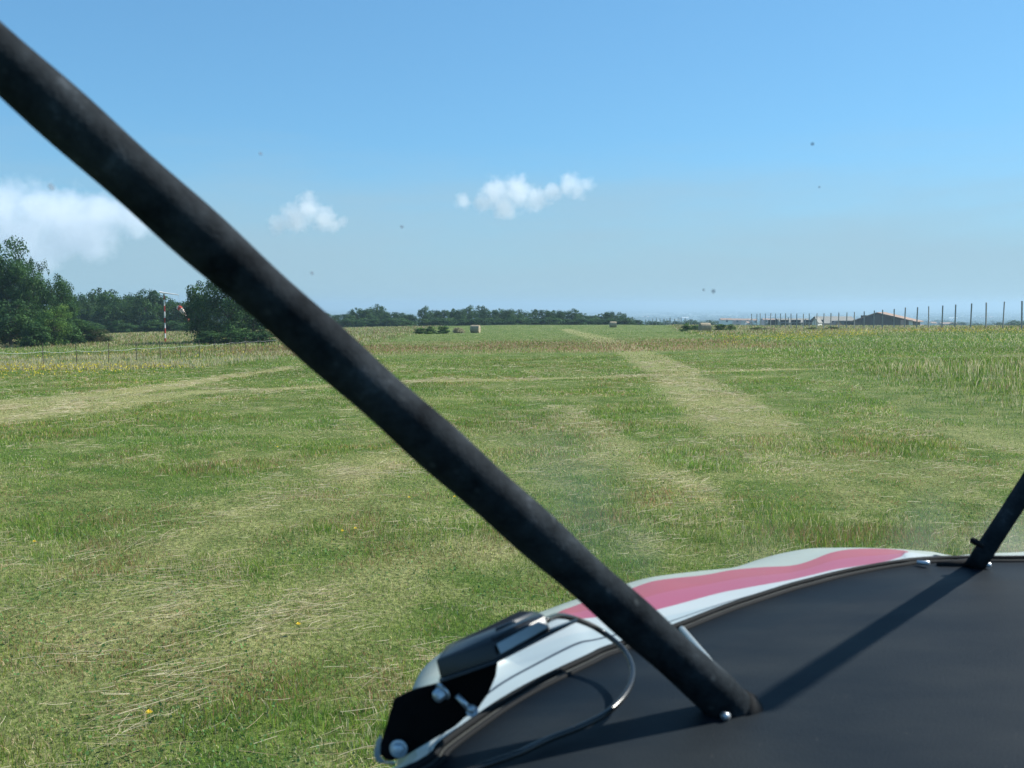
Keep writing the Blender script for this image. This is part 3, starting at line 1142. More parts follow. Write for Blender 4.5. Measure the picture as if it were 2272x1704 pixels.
def house(name, label, cat, x0, x1, d, z_eave, z_ridge, depth, wall, roof, base=None, gable='x', group=None, openings=(), overhang=.4, ridge_x=None, rot=0):
    """gable='y': gable end faces the viewer; gable='x': long side faces the viewer"""
    cx = (x0 + x1) / 2
    zb = tz1(cx, d) if base is None else base
    t = empty(name, (cx, d, zb), R(rot))
    tag(t, label, cat, group)
    hw = (x1 - x0) / 2
    e, r = z_eave - zb, z_ridge - zb
    wm = MB()
    rm = MB()
    if gable == 'y':
        rx = 0 if ridge_x is None else ridge_x - cx
        for yy in (0, depth):
            wm.add([(-hw, yy, -1), (hw, yy, -1), (hw, yy, e), (rx, yy, r), (-hw, yy, e)], [(0, 1, 2, 3, 4)])
        wm.add([(-hw, 0, -1), (-hw, depth, -1), (-hw, depth, e), (-hw, 0, e)], [(0, 1, 2, 3)])
        wm.add([(hw, 0, -1), (hw, depth, -1), (hw, depth, e), (hw, 0, e)], [(0, 1, 2, 3)])
        for s in (-1, 1):
            xe = s * (hw + overhang)
            sl = (r - e) / (hw - s * rx if s > 0 else hw + rx)
            ze = e - sl * overhang
            vs = [(rx, -overhang, r + .02), (xe, -overhang, ze), (xe, depth + overhang, ze), (rx, depth + overhang, r + .02)]
            vs2 = [(a, b, c + .22) for a, b, c in vs]
            rm.add(vs + vs2, [(0, 1, 2, 3), (4, 5, 6, 7), (0, 1, 5, 4), (1, 2, 6, 5), (2, 3, 7, 6), (3, 0, 4, 7)])
    else:
        wm.box((0, depth / 2, e / 2 - .5), (2 * hw, depth, e + 1))
        for s in (-1, 1):
            wm.add([(s * hw, 0, e), (s * hw, depth, e), (s * hw, depth / 2, r)], [(0, 1, 2)])
        for s in (-1, 1):
            ye = depth / 2 + s * (depth / 2 + overhang)
            vs = [(-hw - overhang, depth / 2, r + .02), (hw + overhang, depth / 2, r + .02), (hw + overhang, ye, e - .15), (-hw - overhang, ye, e - .15)]
            vs2 = [(a, b, c + .2) for a, b, c in vs]
            rm.add(vs + vs2, [(0, 1, 2, 3), (4, 5, 6, 7), (0, 1, 5, 4), (1, 2, 6, 5), (2, 3, 7, 6), (3, 0, 4, 7)])
    wm.build('wall', wall, t)
    rm.build('roof', roof, t)
    for (ox, oz, ow, oh, nm, mt) in openings:
        MB().box((ox, -.03, oz), (ow, .08, oh)).build(nm, mt, t)
    return t


def hx(X):                      # close-up survey of barns -> units
    return (1850 + X / 5.242) / DS


def hy(Y):
    return (660 + Y / 5.242) / DS


dB = 330.
x0, x1, xr_ = at(hx(232), dB), at(hx(905), dB), at(hx(498), dB)
zr, ze = zat(hy(180), dB), zat(hy(290), dB)
bt = house('barn', 'large brown barn with gable end and red-tiled roof', 'barn', x0, x1, dB, zat(hy(275), dB), zr, 9.5, M['barn_wall'], M['terracotta'],
           gable='y', ridge_x=xr_, overhang=.9, rot=-33,
           openings=[((x1 - x0) / 2 - 3.2, zat(hy(312), dB) - tz1((x0 + x1) / 2, dB), 1.6, 3.0, 'pillar', M['pink_wall']), ((x1 - x0) / 2 - .9, zat(hy(312), dB) - tz1((x0 + x1) / 2, dB), 1.2, 3.0, 'door', M['white_wall']),
                     (-5, 3.6, 4.2, 3.8, 'doorway', M['opening'])])
house('long_shed', 'long grey-roofed shed with bluish wall left of the barn', 'shed', at(hx(-175), 345), at(hx(235), 345), 345, zat(hy(270), 345), zat(hy(228), 345), 9, M['blue_wall'], M['grey_roof'],
      openings=[(-8, 2.4, 3, 2.6, 'doorway', M['opening']), (4, 2.4, 3, 2.6, 'doorway', M['opening'])])


def cx5(X):
    return (1400 + X / 4.424) / DS


def cy5(Y):
    return (680 + Y / 4.424) / DS


house('open_shed', 'low grey shed with dark open bays, left of the white gable', 'shed', at(cx5(1470), 320), at(cx5(1760), 320), 320, zat(cy5(160), 320), zat(cy5(126), 320), 8, M['plaster'], M['grey_roof'],
      openings=[(-7.2 + 3.6 * k, zat(cy5(178), 320) - tz1(45, 320), 2.9, 3.4, 'bay', M['opening']) for k in range(5)])
house('white_hut', 'small hut with bright white gable between the sheds', 'hut', at(cx5(1772), 312), at(cx5(1832), 312), 312, zat(cy5(160), 312), zat(cy5(118), 312), 5, M['white_wall'], M['grey_roof'], gable='y', overhang=.15, rot=-30)
house('low_shed', 'low shed with mossy grey roof right of the white hut', 'shed', at(cx5(1838), 322), at(cx5(2010), 322), 322, zat(cy5(165), 322), zat(cy5(128), 322), 8, M['plaster'], M['grey_roof'],
      openings=[(-2.5, 2.2, 2.4, 2.6, 'bay', M['opening']), (2.5, 2.2, 2.4, 2.6, 'bay', M['opening'])])
house('pink_hut', 'small pinkish hut in front of the bluish shed', 'hut', at(cx5(2000), 308), at(cx5(2068), 308), 308, zat(cy5(182), 308), zat(cy5(150), 308), 4, M['pink_wall'], M['terracotta'], gable='y', overhang=.15)
house('white_kiosk', 'tiny white box building left of the open shed', 'hut', at(cx5(1450), 330), at(cx5(1466), 330), 330, zat(cy5(146), 330), zat(cy5(136), 330), 3, M['white_wall'], M['grey_roof'], overhang=.1)
# village strip with orange roofs beyond
vill = [(885, 990, 118), (1000, 1080, 120), (1085, 1190, 121), (1200, 1235, 124), (1300, 1350, 118), (1358, 1440, 120), (1140, 1180, 148), (1400, 1450, 140)]
for i, (a, b, yv) in enumerate(vill):
    d = 820 + 40 * (i % 3)
    house('village_house', f'low distant house with orange roof, {ORD[i]} in the strip left of the sheds', 'house', at(cx5(a), d), at(cx5(b), d), d, zat(cy5(yv + 14), d), zat(cy5(yv), d), 9,
          [M['white_wall'], M['pink_wall'], M['plaster']][i % 3], M['terracotta'], group='distant village houses', overhang=.5,
          openings=[(0, zat(cy5(yv + 22), d) - tz1(at(cx5((a + b) / 2), d), d), 1.6, 2, 'window', M['opening'])])
vill2 = [(1010, 1050, 318), (1135, 1190, 285), (1255, 1330, 292), (1340, 1390, 290), (1400, 1450, 296)]
for i, (a, b, yv) in enumerate(vill2):
    d = 900 + 50 * (i % 2)
    house('village_house', f'pale distant house right of the barn, {ORD[i]} from the left', 'house', at(hx(a), d), at(hx(b), d), d, zat(hy(yv + 14), d), zat(hy(yv), d), 9,
          [M['pink_wall'], M['white_wall']][i % 2], M['terracotta'], group='distant village houses', overhang=.5)
vill3 = [(715, 664.5), (735, 676), (950, 677), (1395, 672), (1370, 676), (800, 672), (1480, 674), (1660, 672), (1600, 675), (1905, 676), (2060, 678), (2130, 674)]
for i, (px, py) in enumerate(vill3):
    d = 3200 + 350 * (i % 4)
    x0 = at(px, d)
    wdt = 26 + 14 * (i % 3)
    gz = tz1(x0, d)
    house('plain_house', f'white speck of a house on the hazy plain, {ORD[i]} of those scattered below the skyline', 'house', x0 - wdt / 2, x0 + wdt / 2, d, gz + 10, gz + 13, 14,
          M['white_wall'], M['terracotta'] if i % 2 else M['white_wall'], group='houses on the far plain')

# woods, hedges of the plain: one far-off mass
rg = np.random.default_rng(77)
V = []
C_ = []
cnt = 0
for i in range(1500):
    d = 1500 * (16000 / 1500) ** rg.uniform(0, 1)
    px = rg.uniform(-.62, .62)
    X = px * d
    wl = rg.uniform(15, 120) * (1 + d / 6000)
    hgt = rg.uniform(6, 15)
    z = tz1(X, d)
    nn = 26
    cxs = X + rg.uniform(-.5, .5, nn) * wl
    cys = d + rg.uniform(-.5, .5, nn) * 30
    r = hgt * rg.uniform(.25, .6, nn)
    for a, b, c in zip(cxs, cys, r):
        V.append((a, b, z + rg.uniform(.3, .8) * hgt, c))
V = np.array(V)
n = len(V)
nf = 7
d3 = rg.normal(0, 1, (n * nf, 3))
d3 /= np.linalg.norm(d3, axis=1)[:, None]
c = np.repeat(V[:, :3], nf, 0) + d3 * np.repeat(V[:, 3], nf)[:, None] * np.array([1, 1, .7])
s = np.repeat(V[:, 3], nf)[:, None] * .75
nr = d3 + rg.normal(0, .3, d3.shape)
nr /= np.linalg.norm(nr, axis=1)[:, None]
a = np.cross(nr, [0.2, .1, 1])
a /= np.linalg.norm(a, axis=1)[:, None]
b = np.cross(nr, a)
v = np.stack([c - a * s, c - b * s * .7, c + a * s, c + b * s * .7], 1).reshape(-1, 3)
cc = np.array(DARK)[rg.integers(0, 4, n * nf)] * rg.uniform(.7, 1.3, (n * nf, 1))
cc = np.repeat(np.concatenate([cc, np.ones((n * nf, 1))], 1), 4, axis=0)
me = np_mesh('distant_woods', v, np.arange(n * nf * 4), np.arange(n * nf) * 4, np.full(n * nf, 4), M['leaf'], cols=cc)
o = link_mesh('distant_woods', me)
tag(o, 'far-off hedges and woods merging on the hazy plain', 'woods', kind='stuff')

# ------------------------------------------------------------------ the aircraft the picture is taken from
ac = empty('ultralight_aircraft', (0.5, .6, 1.2))
tag(ac, 'nose of a light aircraft seen from its cockpit, white cowling with pink stripe', 'aircraft')
AO = Vector((0.5, .6, 1.2))
ZS = 1.32                       # height of the glareshield


def L_(p):
    return Vector(p) - AO


def foam():
    m, nt, b, out = newmat('black_foam_padding')
    L = nt.links.new
    tc = N(nt, 'ShaderNodeTexCoord')
    n1 = N(nt, 'ShaderNodeTexNoise')
    n1.inputs['Scale'].default_value = 24
    n1.inputs['Detail'].default_value = 8
    n1.inputs['Roughness'].default_value = .7
    L(tc.outputs['Object'], n1.inputs['Vector'])
    cr = N(nt, 'ShaderNodeValToRGB')
    cr.color_ramp.elements[0].position = .35
    cr.color_ramp.elements[0].color = rgb(.007, .009, .011)
    cr.color_ramp.elements[1].position = .75
    cr.color_ramp.elements[1].color = rgb(.065, .078, .090)
    e = cr.color_ramp.elements.new(.60)
    e.color = rgb(.026, .032, .037)
    L(n1.outputs['Fac'], cr.inputs[0])
    L(cr.outputs[0], b.inputs['Base Color'])
    vo = N(nt, 'ShaderNodeTexVoronoi')
    vo.inputs['Scale'].default_value = 38
    L(tc.outputs['Object'], vo.inputs['Vector'])
    lt = N(nt, 'ShaderNodeMapRange')
    lt.inputs[1].default_value = .16
    lt.inputs[2].default_value = .04
    lt.inputs[3].default_value = 0
    lt.inputs[4].default_value = .5
    L(vo.outputs['Distance'], lt.inputs[0])
    dm = N(nt, 'ShaderNodeMix', data_type='RGBA')
    dm.inputs[7].default_value = rgb(.075, .085, .09)
    L(lt.outputs[0], dm.inputs[0])
    L(cr.outputs[0], dm.inputs[6])
    L(dm.outputs[2], b.inputs['Base Color'])
    b.inputs['Roughness'].default_value = .9
    b.inputs['Specular IOR Level'].default_value = .04
    b.inputs['Sheen Weight'].default_value = .0
    b.inputs['Sheen Roughness'].default_value = .5
    n2 = N(nt, 'ShaderNodeTexNoise')
    n2.inputs['Scale'].default_value = 300
    L(tc.outputs['Object'], n2.inputs['Vector'])
    bp = N(nt, 'ShaderNodeBump')
    bp.inputs['Strength'].default_value = .6
    bp.inputs['Distance'].default_value = .001
    L(n2.outputs['Fac'], bp.inputs['Height'])
    L(bp.outputs[0], b.inputs['Normal'])
    return m


def dash_mat():
    m, nt, b, out = newmat('glareshield_vinyl')
    L = nt.links.new
    tc = N(nt, 'ShaderNodeTexCoord')
    mp = N(nt, 'ShaderNodeMapping')
    mp.inputs['Scale'].default_value = (2.2, 5, 1)
    mp.inputs['Rotation'].default_value = (0, 0, -.25)
    L(tc.outputs['Object'], mp.inputs['Vector'])
    n1 = N(nt, 'ShaderNodeTexNoise')
    n1.inputs['Scale'].default_value = 2.2
    n1.inputs['Detail'].default_value = 5
    L(mp.outputs[0], n1.inputs['Vector'])
    cr = N(nt, 'ShaderNodeValToRGB')
    cr.color_ramp.elements[0].position = .35
    cr.color_ramp.elements[0].color = rgb(.005, .0095, .015)
    cr.color_ramp.elements[1].position = .7
    cr.color_ramp.elements[1].color = rgb(.016, .020, .023)
    L(n1.outputs['Fac'], cr.inputs[0])
    vo = N(nt, 'ShaderNodeTexVoronoi')
    vo.inputs['Scale'].default_value = 60
    L(tc.outputs['Object'], vo.inputs['Vector'])
    lt = N(nt, 'ShaderNodeMath', operation='LESS_THAN')
    lt.inputs[1].default_value = .045
    L(vo.outputs['Distance'], lt.inputs[0])
    sk = N(nt, 'ShaderNodeMath', operation='MULTIPLY')
    sk.inputs[1].default_value = .35
    L(lt.outputs[0], sk.inputs[0])
    dm = N(nt, 'ShaderNodeMix', data_type='RGBA')
    dm.inputs[7].default_value = rgb(.16, .15, .13)
    L(sk.outputs[0], dm.inputs[0])
    L(cr.outputs[0], dm.inputs[6])
    L(dm.outputs[2], b.inputs['Base Color'])
    b.inputs['Roughness'].default_value = .6
    b.inputs['Specular IOR Level'].default_value = .08
    n2 = N(nt, 'ShaderNodeTexNoise')
    n2.inputs['Scale'].default_value = 420
    n2.inputs['Detail'].default_value = 3
    L(tc.outputs['Object'], n2.inputs['Vector'])
    bp = N(nt, 'ShaderNodeBump')
    bp.inputs['Strength'].default_value = .5
    bp.inputs['Distance'].default_value = .0008
    L(n2.outputs['Fac'], bp.inputs['Height'])
    L(bp.outputs[0], b.inputs['Normal'])
    return m


M['speck'] = simple('dried_speck', (.16, .19, .23), .9)
_nt = M['speck'].node_tree
_t = _nt.nodes.new('ShaderNodeBsdfTransparent')
_m = _nt.nodes.new('ShaderNodeMixShader')
_m.inputs[0].default_value = .32
_nt.links.new(_t.outputs[0], _m.inputs[1])
_nt.links.new(_nt.nodes['Principled BSDF'].outputs[0], _m.inputs[2])
_nt.links.new(_m.outputs[0], _nt.nodes['Material Output'].inputs['Surface'])
M['foam'] = foam()
M['dash'] = dash_mat()
M['cowl_white'] = simple('cowling_white', (.40, .43, .42), .45, var=.07, scale=6, coat=.08)
M['cowl_pink'] = simple('cowling_pink', (.33, .06, .10), .42, var=.10, scale=6, coat=.08)
M['cowl_white_shade'] = simple('cowling_shaded_white', (.31, .34, .29), .5, var=.08, scale=9, coat=.05)  # greyer white: shade on the outer cowling put into its colour
M['cowl_pink_refl'] = simple('cowling_pink_reflection', (.31, .062, .078), .5, var=.12, scale=9, coat=.05)  # redder pink: reflection on the stripe's upper half put into its colour
M['seam'] = simple('panel_seam', (.05, .06, .07), .6)
M['rubber'] = simple('rubber_seal', (.008, .009, .010), .8, var=.3, scale=60, spec=.15)
M['seal_grey'] = simple('worn_seal', (.05, .053, .050), .8, var=.4, scale=40, spec=.2)
M['trim'] = simple('aluminium_trim', (.42, .44, .43), .38, metal=.7, var=.15, scale=60)
M['black_plastic'] = simple('black_plastic', (.010, .011, .013), .35, var=.2, scale=80, spec=.5)
M['grey_plastic'] = simple('pale_grey_plastic', (.34, .36, .37), .35, var=.15, scale=60)  # paler grey for the right front face of the housing
M['matt_black'] = simple('matt_black_plate', (.003, .003, .0035), .8, var=.2, scale=60, spec=.1)
M['steel'] = simple('bright_steel', (.50, .54, .58), .42, metal=.8, var=.1, scale=50)
M['cable'] = simple('black_cable', (.012, .012, .012), .25, var=.2, scale=60)

# stations along the windscreen foot: seal, stripe low, stripe top, crest (survey units)
ST = [
    ((905, 1659), None, None, (842, 1662)),
    ((955, 1614), None, None, (862, 1600)),
    ((1012, 1572), None, None, (882, 1535)),
    ((1078, 1526), None, None, (893, 1482)),
    ((1137, 1491), None, None, (928, 1430)),
    ((1200, 1459), None, None, (1010, 1378)),
    ((1268, 1427), (1203, 1338), (1196, 1328), (1179, 1318)),
    ((1300, 1411), (1262, 1336), (1238, 1310), (1225, 1301)),
    ((1341, 1397), (1315, 1330), (1300, 1288), (1290, 1280)),
    ((1400, 1378), (1390, 1323), (1352, 1275), (1345, 1263)),
    ((1452, 1361), (1450, 1309), (1418, 1254), (1412, 1246)),
    ((1550, 1322), (1550, 1282), (1521, 1242), (1515, 1233)),
    ((1600, 1304), (1600, 1272), (1583, 1231), (1583, 1226)),
    ((1655, 1286), (1655, 1262), (1650, 1225), (1638, 1209)),
    ((1705, 1270), (1705, 1253), (1707, 1222), (1690, 1195)),
    ((1750, 1258), (1750, 1243), (1745, 1213), (1748, 1185)),
    ((1800, 1245), (1800, 1231), (1795, 1194), (1800, 1183.4)),
    ((1850, 1234), (1850, 1223), (1843, 1186), (1851, 1183)),
    ((1910, 1223), (1910, 1213), (1908, 1185.3), (1908, 1184.5)),
    ((1950, 1217), (1945, 1203), (1947, 1188.5), (1950, 1186.5)),
    ((1970, 1214), (1962, 1193), (1962, 1191), (1965, 1188)),
    ((2010, 1211), None, None, (2014, 1192)),
    ((2058, 1209.5), None, None, (2058, 1200)),
    ((2110, 1209), None, None, (2110, 1196)),
    ((2212, 1209), None, None, (2212, 1192)),
]
rows = []
for s, lo, tp, cr in ST:
    ps = PZ(*s, ZS + .004)
    hz_ = max(0., min(1., (cr[0] - 1590) / 110)) * max(0., min(1., (1990 - cr[0]) / 60))
    pc = PZ(*cr, ZS - .022 + .009 * hz_)
    pl = PZ(*lo, ZS + .001) if lo else None
    pt = PZ(*tp, ZS - .012 + .004 * hz_ * max(0., min(1., (tp[0] - 1715) / 60))) if tp else None
    rows.append([ps, pl, pt, pc])
# fill the missing stripe rows between neighbours
for i, r_ in enumerate(rows):
    if r_[1] is None:
        r_[1] = r_[0].lerp(r_[3], .62)
        r_[2] = r_[0].lerp(r_[3], .62 + 1e-3)
        r_.append(False)
    else:
        r_.append(True)
# continue round to both sides, beyond what the photograph shows
lft = [((-.165, .70), (-.27, .76)), ((-.235, .48), (-.35, .50)), ((-.27, .20), (-.40, .20)), ((-.28, -.1), (-.42, -.1))]
rgt = [((.93, 1.51), (1.0, 1.72)), ((1.12, 1.42), (1.25, 1.6)), ((1.28, 1.24), (1.45, 1.36)), ((1.38, 1.0), (1.55, 1.06)), ((1.44, .6), (1.6, .62)), ((1.46, -.1), (1.62, -.1))]


def side_row(a, b):
    p = Vector((a[0], a[1], ZS + .004))
    q = Vector((b[0], b[1], ZS - .03))
    return [p, p.lerp(q, .62), p.lerp(q, .621), q, False]


rows = [side_row(*t) for t in reversed(lft)] + rows + [side_row(*t) for t in rgt]
# smooth densify along the arc
K = 6


def dens(idx):
    return bez([r_[idx] for r_ in rows], K)


S0, S1, S2, S3 = dens(0), dens(1), dens(2), dens(3)
pinkst = [r_[4] for r_ in rows]
n = len(S0)
cen = Vector((.62, .2, 0))
verts = []
faces = []
mi = []
NC = None
for i in range(n):
    a, b, c, d = S0[i], S1[i], S2[i], S3[i]
    out_ = (d - a)
    out_.z = 0
    out_.normalize()
    kk = max(.12, min(1, (d.x + .05) / .25))
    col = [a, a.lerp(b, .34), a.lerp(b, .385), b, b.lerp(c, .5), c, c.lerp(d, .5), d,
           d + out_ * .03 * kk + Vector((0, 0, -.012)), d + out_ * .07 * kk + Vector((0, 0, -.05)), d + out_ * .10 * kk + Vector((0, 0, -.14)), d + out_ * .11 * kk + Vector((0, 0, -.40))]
    NC = len(col)
    verts += [L_(p) for p in col]
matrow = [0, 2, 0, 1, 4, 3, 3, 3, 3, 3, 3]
for i in range(n - 1):
    st = i // K
    pk = pinkst[st] and pinkst[min(st + 1, len(pinkst) - 1)]
    for j in range(NC - 1):
        faces.append((i * NC + j, (i + 1) * NC + j, (i + 1) * NC + j + 1, i * NC + j + 1))
        k = matrow[j]
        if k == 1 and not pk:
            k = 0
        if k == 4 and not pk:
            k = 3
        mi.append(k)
mb = MB()
mb.add(verts, faces)
mb.mi = mi
cowl = mb.build('cowling', [M['cowl_white'], M['cowl_pink'], M['seam'], M['cowl_white_shade'], M['cowl_pink_refl']], ac, smooth=True)
cowl['label'] = 'white engine cowling with a broad pink stripe'
# rubber seal round the foot of the windscreen
ctr = [p + Vector((0, 0, .003)) for p in S0]
mb = MB()
mb.tube([L_(p) for p in ctr], .0035, 10)
mb.build('windscreen_seal', M['rubber'], ac, smooth=True)
inn = []
for p in S0:
    dct = (cen - Vector((p.x, p.y, 0)))
    dct.normalize()
    inn.append(p + dct * .0048 + Vector((0, 0, .001)))
mb = MB()
mb.tube([L_(p) for p in inn], .0010, 8)
mb.build('windscreen_trim', M['seal_grey'], ac, smooth=True)
inn2 = []
for p in S0:
    dct = (cen - Vector((p.x, p.y, 0)))
    dct.normalize()
    inn2.append(p + dct * .0082 - Vector((0, 0, .001)))
MB().tube([L_(p) for p in inn2], .0030, 8).build('inner_seal', M['rubber'], ac, smooth=True)

# glareshield: gently crowned sheet inside the seal, with a folded rear lip
gv = []
gf = []
NR = 14
for i, p in enumerate(S0):
    q = Vector((max(-.2, min(1.36, p.x * .55 + .28)), -.15, ZS - .02))
    for j in range(NR):
        t = j / (NR - 1)
        s = p.lerp(q, t)
        s.z = ZS + .003 + .008 * math.sin(math.pi * min(1, t * 1.4)) * (1 if t < .7 else 1)
        gv.append(L_(s))
for i in range(n - 1):
    for j in range(NR - 1):
        gf.append((i * NR + j, (i + 1) * NR + j, (i + 1) * NR + j + 1, i * NR + j + 1))
gs = MB().add(gv, gf).build('glareshield', M['dash'], ac, smooth=True)
sd = gs.modifiers.new('thick', 'SOLIDIFY')
sd.thickness = .004
sd.offset = -1

# padded strut from the top left down to the glareshield
s_base = PZ(1590, 1535, ZS + .006)
s_top = P(-10, 118, .68)
ext = s_top + (s_top - s_base) * .45
pts = []
rads = []
NS = 90
rg_ = random.Random(5)
for i in range(NS):
    t = i / (NS - 1)
    p = s_base.lerp(ext, t)
    pts.append(L_(p))
    rads.append(.0198 + .0006 * math.sin(t * 61) + .0005 * math.sin(t * 23 + 1) - (.0012 if i < 2 else 0))
strut = MB().tube(pts, rads, 40).build('padded_strut', M['foam'], ac, smooth=True)
strut['label'] = 'thick black foam-padded strut crossing from the upper left'
dS = (ext - s_base).normalized()
MB().tube([L_(s_base - dS * .012), L_(s_base + dS * .004)], [.0215, .0205], 32).build('strut_foot', M['rubber'], ac, smooth=True)
MB().tube([L_(PZ(1612, 1524, ZS + .002)), L_(PZ(1612, 1524, ZS + .010)), L_(PZ(1612, 1524, ZS + .014))], [.013, .012, .005], 20).build('rubber_grommet', M['matt_black'], ac, smooth=True)
bp_ = P(1550, 1548, .90)
MB().tube([L_(PZ(1571, 1547, ZS + .012)), L_(PZ(1571, 1547, ZS + .012) + Vector((-.004, -.004, .002)))], .0035, 12).build('bolt', M['steel'], ac, smooth=True)

# thin metal rod behind the strut
ra, rb = PZ(*A(1752, 608), ZS + .012), PZ(*A(2060, 968), ZS + .016)
rod = MB().tube([L_(ra), L_(rb)], [.0042, .0042], 14).build('steel_rod', M['trim'], ac, smooth=True)
rod['label'] = 'short thin metal rod lying behind the foot of the padded strut'
MB().tube([L_(PZ(*A(1740, 625), ZS + .006)), L_(ra)], .005, 10).build('rod_socket', M['rubber'], ac, smooth=True)

# thinner tube on the right
b0 = PZ(*B6(1370, 900), ZS + .004)
bt0 = P(2245, 1010, 1.44)
ext2 = bt0 + (bt0 - b0) * 4.5
t2 = MB().tube([L_(b0.lerp(ext2, k / 30)) for k in range(31)], [.0132 + .0003 * math.sin(k * 1.7) for k in range(31)], 28).build('windscreen_tube', M['foam'], ac, smooth=True)
t2['label'] = 'thinner black tube rising at the right edge'
# clamp, knob and screws at its foot
kb = P(*B6(1385, 465), 1.44)
MB().tube([L_(kb - Vector((.006, 0, -.003))), L_(kb - Vector((.004, 0, -.002))), L_(kb), L_(kb + Vector((.012, .002, -.008)))], [.002, .0045, .005, .003], 14).build('knob', M['rubber'], ac, smooth=True)
f1, f2 = PZ(*B6(760, 870), ZS + .004), PZ(*B6(1650, 850), ZS + .004)
MB().tube([L_(f1), L_(f1.lerp(f2, .3)), L_(f1.lerp(f2, .65)), L_(f2)], [.004, .008, .010, .004], 16).build('foot_clamp', M['rubber'], ac, smooth=True)
for q in ((520, 835), (1550, 868)):
    c0 = PZ(*B6(*q), ZS + .008)
    MB().tube([L_(c0 + Vector((-.006, .006, 0))), L_(c0 + Vector((.006, -.006, .002)))], .0032, 12).build('screw', M['steel'], ac, smooth=True)

# black housing on a bracket, left of the strut
HK = .952


def H_(X, Y, t):
    return L_(P(*A(X, Y), t * HK))


hb = MB()
low_ = [H_(440, 888, .895), H_(748, 768, .885), H_(1034, 606, .93), H_(985, 560, 1.0), H_(720, 640, .985), H_(455, 790, .965)]
upp = [H_(412, 775, .90), H_(718, 682, .89), H_(1006, 532, .935), H_(972, 512, .99), H_(880, 506, .995), H_(468, 692, .965)]
top_ = [H_(470, 745, .905), H_(722, 640, .895), H_(985, 522, .945), H_(955, 508, .985), H_(868, 504, .985), H_(490, 690, .955)]
hv = low_ + upp + top_
hf = [(0, 1, 7, 6), (1, 2, 8, 7), (2, 3, 9, 8), (3, 4, 10, 9), (4, 5, 11, 10), (5, 0, 6, 11)]
hf += [(a + 6, b + 6, c + 6, d + 6) for a, b, c, d in hf]
hb.add(hv, hf)
hb.add(hv, [(5, 4, 3, 2, 1, 0)])
hb.add(hv, [(12, 13, 14, 15, 16, 17)])
me_tmp = hb
hous = me_tmp.build('instrument_housing', M['black_plastic'], ac)
bm = bmesh.new()
bm.from_mesh(hous.data)
bmesh.ops.remove_doubles(bm, verts=bm.verts, dist=1e-5)
bmesh.ops.recalc_face_normals(bm, faces=bm.faces)
bm.to_mesh(hous.data)
bm.free()
bv = hous.modifiers.new('b', 'BEVEL')
bv.width = .0022
bv.segments = 3
for p in hous.data.polygons:
    p.use_smooth = True
hous['label'] = 'black plastic housing with a paler end, on a bracket'


def plate(pts_, t0, t1, name, mat, parent, bev=.0008):
    k = len(pts_)
    f = [L_(P(*A(p[0], p[1]), p[2] * HK)) for p in pts_]
    b = [v_ + (FWD * (t1 - t0)) for v_ in f]
    mb_ = MB().add(f + b, [tuple(range(k)), tuple(range(2 * k - 1, k - 1, -1))] + [(i, (i + 1) % k, (i + 1) % k + k, i + k) for i in range(k)])
    return mb_.build(name, mat, parent, bevel=bev)


plate([(742, 688, .8855), (1004, 548, .9305), (1024, 596, .9275), (765, 742, .882)], .9, .903, 'pale_panel', M['grey_plastic'], hous, .0006)
plate([(735, 600, .893), (930, 512, .94), (948, 522, .938), (735, 622, .891)], .9, .902, 'top_rib', M['trim'], hous, .0004).data.materials[0] = M['black_plastic']
plate([(425, 884, .888), (748, 770, .880), (1034, 612, .925), (1185, 556, .94), (1185, 566, .94), (1036, 628, .924), (750, 786, .879), (436, 900, .887)], .89, .898, 'base_flange', M['black_plastic'], hous, .0006)
# bracket
br = plate([(182, 985, .905), (290, 935, .905), (440, 898, .905), (748, 788, .905), (738, 860, .91), (695, 960, .915), (632, 1050, .92), (567, 1090, .92), (515, 1138, .918), (362, 1228, .914), (235, 1304, .909), (168, 1324, .906), (138, 1320, .905), (106, 1290, .905), (108, 1235, .905)],
           .905, .909, 'bracket', M['matt_black'], ac, .0008)
br['label'] = 'matt black bracket plate under the housing, with bright bolts'
for (X, Y, X2, Y2, r_) in ((405, 985, 470, 925, .0068), (600, 1030, 612, 1060, .0045), (200, 1268, 210, 1252, .0066)):
    a0, a1 = H_(X, Y, .896), H_(X2, Y2, .904)
    bo = MB().tube([a0.lerp(a1, .12), a0.lerp(a1, .6)], [r_ * .8, r_ * .86], 6)
    bo.tube([a0.lerp(a1, .0), a0.lerp(a1, .12)], [r_ * .5, r_ * .8], 6)
    bo.tube([a0.lerp(a1, .6), a0.lerp(a1, .78)], r_ * 1.15, 24)
    bo.build('bolt', M['steel'], br, bevel=.0006)
MB().tube([H_(525, 965, .9), H_(598, 1045, .9)], .0026, 12).build('screw_shank', M['steel'], br, smooth=True)
plate([(88, 1330, .912), (70, 1290, .912), (85, 1215, .912), (112, 1180, .912), (118, 1230, .912), (108, 1300, .912), (130, 1328, .912), (200, 1330, .912), (180, 1345, .912)], .912, .9135, 'washer_rim', M['trim'], br, .0003)

# cable looping from the housing to the glareshield
cp = [P(*A(1005, 560), .945 * HK), P(*A(1080, 533), .95), P(*A(1180, 553), .985), PZ(*A(1300, 608), ZS + .045), PZ(*A(1420, 700), ZS + .035), PZ(*A(1478, 800), ZS + .03), PZ(*A(1475, 895), ZS + .026),
      PZ(*A(1425, 985), ZS + .022), PZ(*A(1330, 1070), ZS + .018), PZ(*A(1200, 1138), ZS + .015), PZ(*A(1020, 1208), ZS + .012), PZ(*A(860, 1282), ZS + .012), PZ(*A(680, 1345), ZS + .01), PZ(*A(450, 1420), ZS + .008)]
cb = MB().tube([L_(p) for p in bez(cp, 8)], .0029, 12).build('cable', M['cable'], ac, smooth=True)
cb['label'] = 'thin black cable looping over the glareshield'


